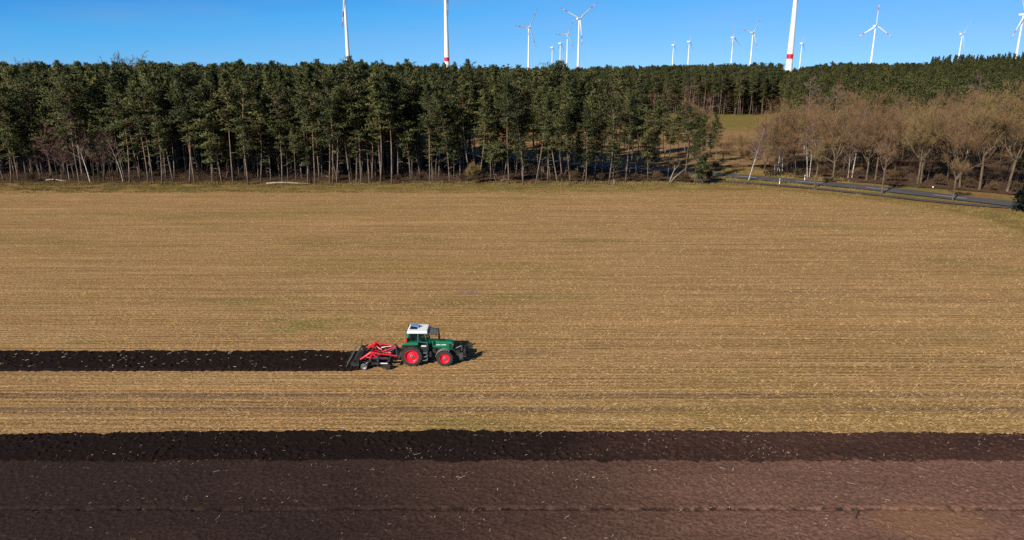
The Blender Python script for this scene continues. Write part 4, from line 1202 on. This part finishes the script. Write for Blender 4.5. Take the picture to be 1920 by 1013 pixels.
turbine(1480, 731, None, 60, 30, True, "thickest turbine tower with a red band, right of centre", 1.0)
turbine(991, 2150, 58, 32, 48, True, "red-striped turbine standing alone left of the small cluster")
turbine(1084, 1820, 43, 52, 34, True, "largest complete turbine, rightmost of the middle cluster")
turbine(1063, 2600, 70, 28, 46, True, "red-striped turbine touching the largest complete turbine's left")
turbine(1050, 2900, 85, 3, 72, False, "small plain turbine, second from the left in the middle cluster")
turbine(1035, 3300, 92, 2, 76, False, "smallest plain turbine at the left of the middle cluster")
turbine(1261, 3300, 88, 2, 76, False, "small plain turbine standing left of its near twin, right of centre")
turbine(1290, 3200, 82, 4, 74, False, "small plain turbine, right one of the near-twin pair")
turbine(1371, 2700, 75, -2, 60, False, "plain turbine with upright blade left of the striped one at the road gap")
turbine(1407, 2300, 66, 35, 52, True, "red-striped turbine above the road gap, left of the thick tower")
turbine(1500, 3400, 85, 2, 76, False, "faint small turbine just right of the thick red-banded tower")
turbine(1633, 2000, 55, 0, 35, True, "red-striped turbine with one upright blade above the hill forest")
turbine(1796, 2900, 69, 40, 62, False, "small turbine with two raised blades above the hill's spruces")
turbine(1903, 1550, 36, -28, 55, True, "red-striped turbine cut by the photo's right edge")

# ------------------------------------------------------------------ tractor
M["green"] = mat("green_paint", (0.006, 0.16, 0.075), 0.35, var=0.12, scale=3, spec=0.5, coat=0.3)
M["red_paint"] = mat("red_paint", (0.62, 0.008, 0.02), 0.4, var=0.12, scale=4, coat=0.2)
M["rim_red"] = mat("rim_red", (0.68, 0.008, 0.03), 0.4, var=0.1, scale=5)
M["tyre"] = mat("tyre_rubber", (0.035, 0.028, 0.026), 0.85, var=0.35, scale=9, bump=0.4)
M["chassis"] = mat("dirty_black_metal", (0.022, 0.021, 0.022), 0.6, var=0.4, scale=5)
M["steel"] = mat("worn_steel", (0.35, 0.36, 0.38), 0.35, metal=0.8, var=0.2)
M["blue_black"] = mat("blue_black_metal", (0.025, 0.032, 0.05), 0.5, var=0.3)
M["weight"] = mat("cast_iron", (0.055, 0.056, 0.06), 0.6, var=0.4, scale=4)
M["roof"] = mat("roof_white", (0.8, 0.8, 0.8), 0.4, var=0.04)
M["grey_metal"] = mat("grey_metal", (0.16, 0.165, 0.17), 0.45, var=0.2)
M["lamp"] = mat("red_lamp", (0.7, 0.03, 0.01), 0.25, var=0.05); M["amber"] = mat("amber_lamp", (0.8, 0.25, 0.02), 0.25, var=0.05)
M["pillar"] = mat("cab_frame_green", (0.03, 0.2, 0.13), 0.35, var=0.1)
M["hatch"] = mat("hatch_sky_reflection", (0.22, 0.42, 0.75), 0.2, var=0.1)  # the sky's reflection is put into the hatch's blue colour
M["seat"] = mat("seat_cloth", (0.03, 0.035, 0.04), 0.8, var=0.2)
def glass(name, col, tr):
    m = bpy.data.materials.new(name); m.use_nodes = True; nt = m.node_tree
    b = nt.nodes["Principled BSDF"]; b.inputs["Base Color"].default_value = (*col, 1); b.inputs["Roughness"].default_value = 0.08; b.inputs["Specular IOR Level"].default_value = 0.6
    t = nd(nt, "ShaderNodeBsdfTransparent"); t.inputs[0].default_value = (0.75, 0.85, 0.85, 1); mx = nd(nt, "ShaderNodeMixShader"); mx.inputs[0].default_value = tr
    nt.links.new(b.outputs[0], mx.inputs[1]); nt.links.new(t.outputs[0], mx.inputs[2]); nt.links.new(mx.outputs[0], nt.nodes["Material Output"].inputs[0])
    return m
M["glass"] = glass("cab_glass", (0.01, 0.02, 0.022), 0.55); M["glass_blue"] = glass("open_window_glass", (0.05, 0.13, 0.2), 0.35)  # the open window's blue base colour stands in for reflected sky

tr = thing("tractor", "green tractor with white cab roof and red wheels pulling a red cultivator", "tractor", (TR.x, TR.y, 0.02))
def wheel(x, y, Rw, w, rim_r, name):
    side = -1 if y < 0 else 1
    b = MB(); hw = w/2
    b.lathe([(rim_r, -hw*0.9), (rim_r+0.05, -hw), (Rw*0.82, -hw*1.04), (Rw*0.95, -hw*0.92), (Rw*0.965, -hw*0.5), (Rw*0.97, 0), (Rw*0.965, hw*0.5), (Rw*0.95, hw*0.92), (Rw*0.82, hw*1.04), (rim_r+0.05, hw), (rim_r, hw*0.9)], (0, 0, 0), "y", 40)
    nl = 20
    for k in range(nl):
        for sgn in (-1, 1):
            a = 2*math.pi*(k+0.25*sgn)/nl
            c = (Rw*0.965*math.sin(a), sgn*hw*0.5, Rw*0.965*math.cos(a))
            b.box(c, (0.07, hw*1.05, 0.075), (0, a, sgn*0.0))
    o = b.build(name, M["tyre"], tr, False); o.location = (x, y, Rw)
    r = MB()
    r.lathe([(rim_r+0.005, side*hw*0.92), (rim_r*0.96, side*hw*0.98), (rim_r*0.90, side*hw*0.75), (rim_r*0.86, side*hw*0.35), (rim_r*0.62, side*hw*0.30), (rim_r*0.5, side*hw*0.45), (rim_r*0.28, side*hw*0.5), (0.02, side*hw*0.5)], (0, 0, 0), "y", 36)
    r.lathe([(rim_r+0.004, -side*hw*0.9), (rim_r*0.9, -side*hw*0.6), (rim_r*0.88, side*hw*0.3)], (0, 0, 0), "y", 36)
    ro = r.build("rim", M["rim_red"], o, True)
    h = MB(); h.lathe([(rim_r*0.24, side*hw*0.5), (rim_r*0.24, side*hw*0.66), (rim_r*0.16, side*hw*0.75), (0.0, side*hw*0.76)], (0, 0, 0), "y", 16)
    for k in range(8):
        a = k*math.pi/4; h.box((rim_r*0.4*math.cos(a), side*hw*0.5, rim_r*0.4*math.sin(a)), (0.035, 0.05, 0.035))
    h.build("hub_cap", M["grey_metal"], o)
for sd in (-1, 1):
    wheel(0, sd*0.82, 0.78, 0.44, 0.50, "rear_wheel")
    wheel(2.42, sd*0.80, 0.605, 0.38, 0.365, "front_wheel")
c = MB()
c.box((0.35, 0, 0.80), (1.5, 0.62, 0.62)).box((1.6, 0, 0.82), (1.8, 0.46, 0.6)).box((2.42, 0, 0.62), (0.34, 1.3, 0.22)).box((0, 0, 0.78), (0.4, 1.3, 0.36)).box((2.75, 0, 0.8), (0.6, 0.44, 0.5))
c.box((1.0, -0.42, 0.78), (0.85, 0.35, 0.42)).box((1.0, 0.42, 0.78), (0.85, 0.35, 0.42)).box((-0.4, 0, 0.85), (0.5, 0.5, 0.7))
c.tube([(1.55, -0.42, 0.95), (1.7, -0.42, 0.9), (1.9, -0.36, 0.85)], 0.1, 8)
c.build("chassis", M["chassis"], tr, False, 0.02)
e = MB(); e.box((1.28, 0, 1.25), (0.4, 0.6, 0.6)).box((1.58, -0.29, 1.0), (0.3, 0.12, 0.28)); e.tube([(1.25, -0.36, 1.05), (1.3, -0.36, 1.6)], 0.04, 6); e.build("engine_block", M["chassis"], tr, False, 0.015)
h = MB()
h.prism([(1.42, 1.22), (2.2, 1.16), (2.42, 1.06), (2.98, 1.06), (3.0, 1.3), (2.97, 1.60), (2.85, 1.655), (1.9, 1.70), (1.42, 1.70)], -0.33, 0.33)
ho = h.build("hood", M["green"], tr, False, 0.05)
v = MB(); v.box((2.8, -0.336, 1.33), (0.22, 0.012, 0.36)).box((2.8, 0.336, 1.33), (0.22, 0.012, 0.36)).box((1.55, -0.336, 1.44), (0.18, 0.012, 0.045)).box((2.1, 0, 1.722), (0.5, 0.3, 0.02))
for k in range(7): v.box((2.8, -0.345, 1.18+0.05*k), (0.2, 0.01, 0.018))
v.build("side_vent", M["chassis"], ho)
dc = MB()
for x0, wd_ in ((1.78, .07), (1.87, .05), (1.94, .07), (2.03, .06), (2.16, .06), (2.24, .06), (2.32, .06), (2.42, .12)): dc.box((x0, -0.337, 1.44), (wd_, 0.012, 0.06))
dc.build("decal", M["white"], ho)
hl = MB()
hl.box((2.99, -0.2, 1.42), (0.03, 0.16, 0.13)).box((2.99, 0.2, 1.42), (0.03, 0.16, 0.13)); hl.build("headlight", M["white"], ho)
gr = MB(); gr.box((3.0, 0, 1.2), (0.03, 0.5, 0.22)); gr.build("grille", M["chassis"], ho)
ls = MB(); ls.prism([(1.08, 1.15), (1.42, 1.25), (1.42, 1.66), (1.16, 1.72)], -0.30, -0.27); ls.prism([(1.08, 1.15), (1.42, 1.25), (1.42, 1.66), (1.16, 1.72)], 0.27, 0.30); ls.prism([(1.14, 1.66), (1.46, 1.68), (1.46, 1.71), (1.14, 1.73)], -0.3, 0.3)
ls.build("cowl", M["green"], tr, False, 0.01)
# fenders
for sd in (-1, 1):
    f = MB(); ys = sorted((sd*0.50, sd*1.03))
    f.prism([(-0.70, 1.60), (-0.60, 1.66), (0.5, 1.66), (0.5, 1.86), (-0.45, 1.86), (-0.62, 1.76)], ys[0], ys[1])
    fo = f.build("rear_fender", M["green"], tr, False, 0.02)
    g = MB(); n = 11; pts = []
    for k in range(n):
        a = R(158-118*k/(n-1)); pts.append((0.86*math.cos(a), 0.78+0.86*math.sin(a)))
    inner = [(x*0.95, 0.78+(z-0.78)*0.95) for x, z in pts][::-1]
    g.prism(pts+inner, sd*1.035 if sd > 0 else sd*1.035, sd*0.55); g.build("fender_liner", M["chassis"], fo)
    l = MB(); yo = sd*0.80
    l.prism([(-0.52, 1.87), (-0.33, 1.87), (-0.30, 2.16), (-0.36, 2.16)], yo-0.14, yo+0.14); l.build("tail_light", M["lamp"], fo)
    ff = MB(); pts = []
    for k in range(9):
        a = R(170-112*k/8); pts.append((2.42+0.70*math.cos(a), 0.605+0.70*math.sin(a)))
    inner = [(2.42+(x-2.42)*0.95, 0.605+(z-0.605)*0.95) for x, z in pts][::-1]
    ff.prism(pts+inner, sd*0.62, sd*1.0); ff.build("front_fender", M["grey_metal"], tr, False, 0.01)
    st = MB()
    for z, o_ in ((0.42, 0.0), (0.7, 0.02), (0.98, 0.05)): st.box((0.95, sd*(0.78-o_), z), (0.34, 0.26, 0.04))
    st.box((0.78, sd*0.70, 0.7), (0.04, 0.06, 0.66)).box((1.12, sd*0.70, 0.7), (0.04, 0.06, 0.66)); st.build("steps", M["grey_metal"], tr)
# cab
cb = MB(); cb.box((0.42, 0, 1.18), (1.35, 1.25, 0.34)); cabo = cb.build("cab", M["chassis"], tr, False, 0.02)
fr = MB()
for sd in (-1, 1):
    y1, y0 = sd*0.66, sd*0.72
    fr.tube([(-0.34, y0, 1.84), (-0.2, y1, 2.46)], 0.045, 4); fr.tube([(0.49, y0, 1.3), (0.49, y0, 1.85), (0.49, y1, 2.46)], 0.042, 4)
    fr.tube([(1.20, y0*0.9, 1.1), (1.16, y0, 1.66), (0.98, y1, 2.46)], 0.042, 4); fr.tube([(0.49, y0, 1.83), (1.12, y0, 1.74)], 0.03, 4)
    fr.prism([(-0.46, 1.85), (-0.30, 1.85), (-0.16, 2.46), (-0.26, 2.46)], sd*0.60, sd*0.70)
    fr.tube([(-0.3, y1, 2.46), (1.05, y1, 2.46)], 0.035, 4)
fr.build("cab_frame", M["pillar"], cabo)
for sd in (-1, 1):
    y1, y0 = sd*0.655, sd*0.71
    q = MB(); q.add([(-0.28, y0, 1.88), (0.45, y0, 1.88), (0.45, y1, 2.43), (-0.17, y1, 2.43)], [(0, 1, 2, 3)]); q.build("side_window", M["glass"], cabo)
    q = MB(); q.add([(0.53, y0, 1.40), (1.14, y0*0.95, 1.36), (1.12, y0, 1.70), (0.96, y1, 2.43), (0.53, y1, 2.43)], [(0, 1, 2, 3, 4)]); q.build("door_window", M["glass"], cabo)
    q = MB(); q.prism([(0.5, 0.86), (1.18, 0.86), (1.18, 1.62), (0.5, 1.62)], sd*0.70, sd*0.735); q.build("door", M["chassis"], cabo, False, 0.01)
    q = MB(); q.box((0.88, sd*0.742, 1.5), (0.38, 0.012, 0.085)); q.build("door_plate", M["white"], cabo)
q = MB(); q.add([(-0.36, -0.62, 1.88), (-0.36, 0.62, 1.88), (-0.22, 0.6, 2.43), (-0.22, -0.6, 2.43)], [(0, 1, 2, 3)]); q.build("rear_window", M["glass"], cabo)
rf = MB()
rf.prism([(-0.34, 2.50), (-0.27, 2.46), (1.12, 2.46), (1.18, 2.50), (1.18, 2.62), (1.12, 2.66), (-0.22, 2.67), (-0.30, 2.62)], -0.74, 0.74)
rfo = rf.build("roof", M["roof"], cabo, False, 0.03)
q = MB(); q.box((0.12, 0.0, 2.678), (0.56, 0.72, 0.014)); q.build("hatch_opening", M["chassis"], rfo)
q = MB(); q.box((0.18, 0.18, 2.79), (0.62, 0.62, 0.03), (R(-4), R(13), 0)); q.build("roof_hatch", M["hatch"], rfo, False, 0.01)
q = MB(); q.tube([(0.62, 0.2, 2.66), (0.62, 0.2, 2.72)], 0.05, 8).tube([(0.62, 0.2, 2.72), (0.62, 0.2, 2.78)], 0.035, 8); q.build("antenna_base", M["chassis"], rfo)
for sd in (-1, 1):
    q = MB(); q.box((-0.36, sd*0.62, 2.58), (0.1, 0.16, 0.14)); q.build("work_light", M["chassis"], rfo, False, 0.02)
# front window swung open under its black frame
wf = MB(); wf.tube([(1.18, -0.62, 2.52), (1.84, -0.58, 2.30), (1.84, 0.58, 2.30), (1.18, 0.62, 2.52)], 0.022, 5).tube([(1.18, -0.62, 2.52), (1.18, 0.62, 2.52)], 0.025, 5).tube([(1.02, -0.62, 2.1), (1.5, -0.60, 2.4)], 0.015, 4).tube([(1.02, 0.62, 2.1), (1.5, 0.60, 2.4)], 0.015, 4)
wfo = wf.build("windscreen_frame", M["chassis"], cabo)
q = MB(); q.add([(1.19, -0.6, 2.52), (1.82, -0.57, 2.305), (1.82, 0.57, 2.305), (1.19, 0.6, 2.52)], [(0, 1, 2, 3)]); q.build("windscreen", M["glass_blue"], wfo)
# inside the cab
q = MB(); q.box((0.15, 0, 1.62), (0.48, 0.5, 0.14)).box((-0.10, 0, 1.95), (0.12, 0.48, 0.62), (0, R(-8), 0)).box((0.15, 0, 1.42), (0.3, 0.3, 0.3)); q.build("driver_seat", M["seat"], cabo, False, 0.03)
q = MB(); q.tube([(1.0, 0, 1.35), (0.78, 0, 1.85)], 0.035, 6); q.tube([(0.76+0.08*math.cos(a)*0.6, 0.2*math.sin(a), 1.87+0.18*math.cos(a)*0.55) for a in [k*math.pi/8 for k in range(17)]], 0.016, 5); q.box((1.02, 0, 1.5), (0.16, 0.8, 0.45)); q.build("steering_wheel", M["black"], cabo)
def driver(parent_loc):
    P = [(0.17, 0, 1.74), (0.13, 0, 1.98), (0.12, 0, 2.20), (0.15, 0, 2.30), (0.17, 0, 2.41)]
    rad = [0.15, 0.16, 0.12, 0.055, 0.095]; E = [(0, 1), (1, 2), (2, 3), (3, 4)]
    def chain(root, pts, rr):
        last = root
        for p, r in zip(pts, rr): P.append(p); rad.append(r); E.append((last, len(P)-1)); last = len(P)-1
        return last
    for s in (-1, 1):
        h = chain(2, [(0.13, s*0.2, 2.16), (0.34, s*0.26, 1.96), (0.56, s*0.2, 1.95), (0.64, s*0.18, 1.96)], [0.075, 0.05, 0.04, 0.035])
        for f in range(4): chain(h, [(0.69+0.005*f, s*(0.15+0.02*f), 1.97), (0.715, s*(0.15+0.02*f), 1.94), (0.70, s*(0.15+0.02*f), 1.92)], [0.010, 0.009, 0.008])
        chain(h, [(0.66, s*0.135, 1.955), (0.68, s*0.12, 1.93)], [0.011, 0.009])
        chain(0, [(0.2, s*0.1, 1.74), (0.58, s*0.14, 1.76), (0.7, s*0.14, 1.42), (0.82, s*0.14, 1.38)], [0.10, 0.075, 0.055, 0.045])
    me = bpy.data.meshes.new("person"); me.from_pydata(P, E, [])
    for m_ in (mat("work_clothes", (0.03, 0.045, 0.08), 0.9, var=0.2),): me.materials.append(m_)
    o = link("person", me); o.location = parent_loc
    sk = o.modifiers.new("skin", "SKIN"); o.modifiers.new("smooth", "SUBSURF").levels = 1
    for i, r in enumerate(rad): me.skin_vertices[0].data[i].radius = (r, r)
    me.skin_vertices[0].data[0].use_root = True
    tag(o, "person in dark blue work clothes sitting at the wheel in the tractor cab", "person")
    q = MB(); q.lathe([(0.0, 0.125), (0.06, 0.115), (0.1, 0.06), (0.108, 0.0)], (0.165, 0, 2.40), "z", 12)
    q.box((0.27, 0, 2.405), (0.1, 0.15, 0.012)); q.build("cap", mat("cap_cloth", (0.05, 0.09, 0.05), 0.9), o, True)
    return o
for sd in (-1, 1):
    q = MB(); q.tube([(1.02, sd*0.66, 2.36), (1.1, sd*0.95, 2.34), (1.12, sd*0.98, 2.2)], 0.016, 5); q.box((1.12, sd*0.98, 2.06), (0.05, 0.19, 0.3)); q.build("mirror", M["black"], cabo, False, 0.01)
q = MB(); q.tube([(1.92, 0.30, 1.66), (1.92, 0.30, 2.38), (1.89, 0.31, 2.47), (1.72, 0.34, 2.50)], 0.05, 10); q.tube([(1.92, 0.30, 1.68), (1.92, 0.30, 2.05)], 0.075, 10); q.build("exhaust_pipe", M["chassis"], tr, True)
# front linkage with ballast
q = MB()
q.box((3.06, 0, 0.82), (0.16, 0.6, 0.5)).box((3.3, 0, 0.78), (0.4, 0.7, 0.34)).box((3.85, 0.1, 0.85), (0.16, 0.8, 0.5))
for sd in (-1, 1): q.tube([(3.05, sd*0.3, 0.7), (3.5, sd*0.36, 0.58), (3.95, sd*0.42, 0.55)], 0.05, 6); q.tube([(3.2, sd*0.3, 1.0), (3.6, sd*0.36, 0.6)], 0.04, 6)
fl = q.build("front_linkage", M["chassis"], tr)
q = MB(); q.tube([(3.08, -0.05, 1.02), (3.6, -0.05, 1.26)], 0.028, 6); q.build("top_link", M["grey_metal"], fl)
q = MB(); q.box((3.6, -0.28, 0.62), (0.3, 0.28, 0.36)).box((3.6, 0, 0.48), (0.26, 1.0, 0.2)).box((3.62, -0.3, 0.36), (0.32, 0.24, 0.16)); q.tube([(3.6, -0.06, 0.6), (3.64, -0.06, 1.26)], 0.05, 6); q.build("front_weight", M["weight"], fl, False, 0.03)
q = MB(); q.tube([(3.95, 0.42, 0.5), (4.0, 0.46, 1.2), (4.22, 0.48, 1.2), (4.22, 0.48, 0.55), (3.95, 0.42, 0.55)], 0.035, 5).tube([(3.95, -0.42, 0.55), (4.1, 0.0, 0.6), (3.95, 0.42, 0.55)], 0.04, 5); q.build("hitch_frame", M["chassis"], fl)
q = MB(); q.box((-0.75, 0, 1.0), (0.1, 0.5, 0.55))
for sd in (-1, 1): q.tube([(-0.5, sd*0.35, 0.65), (-1.15, sd*0.42, 0.55)], 0.045, 6); q.tube([(-0.65, sd*0.3, 1.15), (-0.95, sd*0.4, 0.6)], 0.035, 6)
q.tube([(-0.7, 0, 1.1), (-1.2, 0, 1.05)], 0.04, 6); q.build("rear_linkage", M["chassis"], tr)

# ------------------------------------------------------------------ cultivator
cu = thing("cultivator", "red mounted cultivator with black packer roller behind the green tractor", "cultivator", (TR.x, TR.y, 0.06))
q = MB()
for sd in (-1, 1): q.tube([(-1.15, sd*0.45, 0.45), (-1.22, sd*0.2, 1.12)], 0.06, 6); q.tube([(-1.22, sd*0.2, 1.12), (-1.95, sd*0.35, 0.75)], 0.055, 6)
q.box((-1.22, 0, 1.1), (0.12, 0.5, 0.12)).box((-1.16, 0, 0.5), (0.14, 1.1, 0.14)); q.build("headstock", M["blue_black"], cu)
q = MB()
for x, z in ((-1.55, 0.66), (-2.35, 0.64), (-2.9, 0.66)): q.box((x, 0, z), (0.12, 3.3, 0.12))
for y in (-1.2, -0.4, 0.4, 1.2): q.box((-2.2, y, 0.66), (1.45, 0.09, 0.1))
mf = q.build("main_frame", M["blue_black"], cu, False, 0.01)
for sd in (-1, 1):
    y = sd*0.95
    q = MB()
    q.tube([(-1.05, y*0.92, 0.74), (-1.5, y*0.95, 0.80), (-2.3, y, 0.93)], [0.06, 0.055, 0.05], 6); q.tube([(-2.3, y, 0.93), (-2.95, y, 1.06)], 0.065, 6)
    q.tube([(-2.95, y, 1.06), (-3.35, y*1.1, 0.80), (-3.78, y*1.25, 0.55)], [0.10, 0.085, 0.07], 6)
    q.tube([(-2.95, y, 1.0), (-2.5, y*1.05, 0.66)], 0.075, 6); q.tube([(-3.4, y*1.1, 0.72), (-2.6, y*1.1, 0.62)], 0.06, 6); q.tube([(-2.9, y, 0.95), (-3.0, y*1.05, 0.62), (-2.95, y*1.3, 0.6)], 0.06, 6)
    q.box((-2.0, y*1.1, 0.62), (0.5, 0.12, 0.12))
    q.build("red_arm", M["red_paint"], cu)
    q = MB(); q.tube([(-2.65, y*0.8, 0.72), (-2.2, y*0.8, 0.82)], 0.05, 8).tube([(-2.2, y*0.8, 0.82), (-1.75, y*0.8, 0.86)], 0.022, 6); q.build("hydraulic_cylinder", M["steel"] if sd > 0 else M["blue_black"], cu)
q = MB(); q.tube([(-2.95, -0.95, 1.04), (-2.95, 0.95, 1.04)], 0.06, 6).tube([(-2.95, -0.5, 1.02), (-2.3, -0.2, 0.8), (-1.3, 0, 1.1)], 0.05, 6).tube([(-2.95, 0.5, 1.02), (-2.4, 0.3, 0.75)], 0.06, 6).tube([(-2.0, -0.3, 0.78), (-1.6, -0.35, 0.76)], 0.06, 6); q.build("cross_tube", M["red_paint"], cu)
for r_, (x, n, off) in enumerate(((-1.55, 6, 0.0), (-2.35, 6, 0.27))):
    for k in range(n):
        y = -1.48+0.54*k+off
        q = MB(); q.tube([(x, y, 0.66), (x-0.22, y, 0.5), (x-0.2, y, 0.2), (x+0.08, y, -0.04)], [0.035, 0.035, 0.032, 0.03], 5); q.box((x+0.1, y, 0.0), (0.24, 0.16, 0.03), (0, 0.3, 0)); q.build("tine", M["chassis"], mf)
for k in range(8):
    y = -1.68+0.47*k
    q = MB(); q.lathe([(0.02, 0.05), (0.10, 0.045), (0.18, 0.02), (0.235, -0.02), (0.225, -0.03), (0.17, 0.005), (0.02, 0.03)], (-3.38, y, 0.24), "y", 20); q.tube([(-3.38, y, 0.25), (-3.2, y, 0.5), (-2.95, y, 0.62)], 0.028, 5)
    q.build("levelling_disc", M["steel"] if k == 0 else M["chassis"], cu, True)
q = MB(); q.tube([(-4.05, -1.72, 0.30), (-4.05, 1.72, 0.30)], 0.06, 8)
for k in range(12):
    y = -1.68+0.305*k
    for m_ in range(3): q.tube([(-4.05, y, 0.3), (-4.05+0.26*math.cos(m_*2.09+k), y, 0.3+0.26*math.sin(m_*2.09+k))], 0.015, 4)
    q.lathe([(0.24, y-0.03), (0.275, y-0.035), (0.30, y), (0.275, y+0.035), (0.24, y+0.03)], (-4.05, 0, 0.30), "y", 20)
q.build("packer_roller", M["chassis"], cu, False)
q = MB()
for sd in (-1, 1): q.box((-3.95, sd*1.76, 0.42), (0.5, 0.05, 0.2)); q.tube([(-4.1, sd*1.6, 0.5), (-4.5, sd*1.7, 0.62)], 0.03, 5)
q.box((-3.78, 0, 0.58), (0.1, 3.5, 0.1)); q.build("roller_frame", M["chassis"], cu)
q = MB(); q.tube([(-4.52, -1.72, 0.62), (-4.52, 1.72, 0.62)], 0.028, 6)
for k in range(12): q.tube([(-4.52, -1.6+0.29*k, 0.62), (-4.62, -1.6+0.29*k, 0.3), (-4.75, -1.6+0.29*k, 0.12)], 0.012, 4)
q.build("rear_harrow", M["grey_metal"], cu)
for sd in (-1, 1):
    q = MB(); q.box((-2.2, sd*1.72, 0.50), (1.2, 0.04, 0.16)).box((-1.75, sd*1.72, 0.24), (0.5, 0.035, 0.3)); so = q.build("side_plate", M["chassis"], cu)
    q = MB(); q.box((-1.9, sd*1.745, 0.52), (0.5, 0.012, 0.07)); q.build("reflector_strip", M["white"], so)
    q = MB(); q.box((-4.15, sd*1.6 if sd > 0 else -1.5, 0.86 if sd > 0 else 0.55), (0.03, 0.13, 0.46 if sd > 0 else 0.2), (0, R(8), 0)); q.tube([(-4.12, sd*1.6, 0.4), (-4.15, sd*1.6, 0.7)], 0.02, 5); q.build("marker_board", M["black"], cu)
driver((TR.x, TR.y, 0.02))
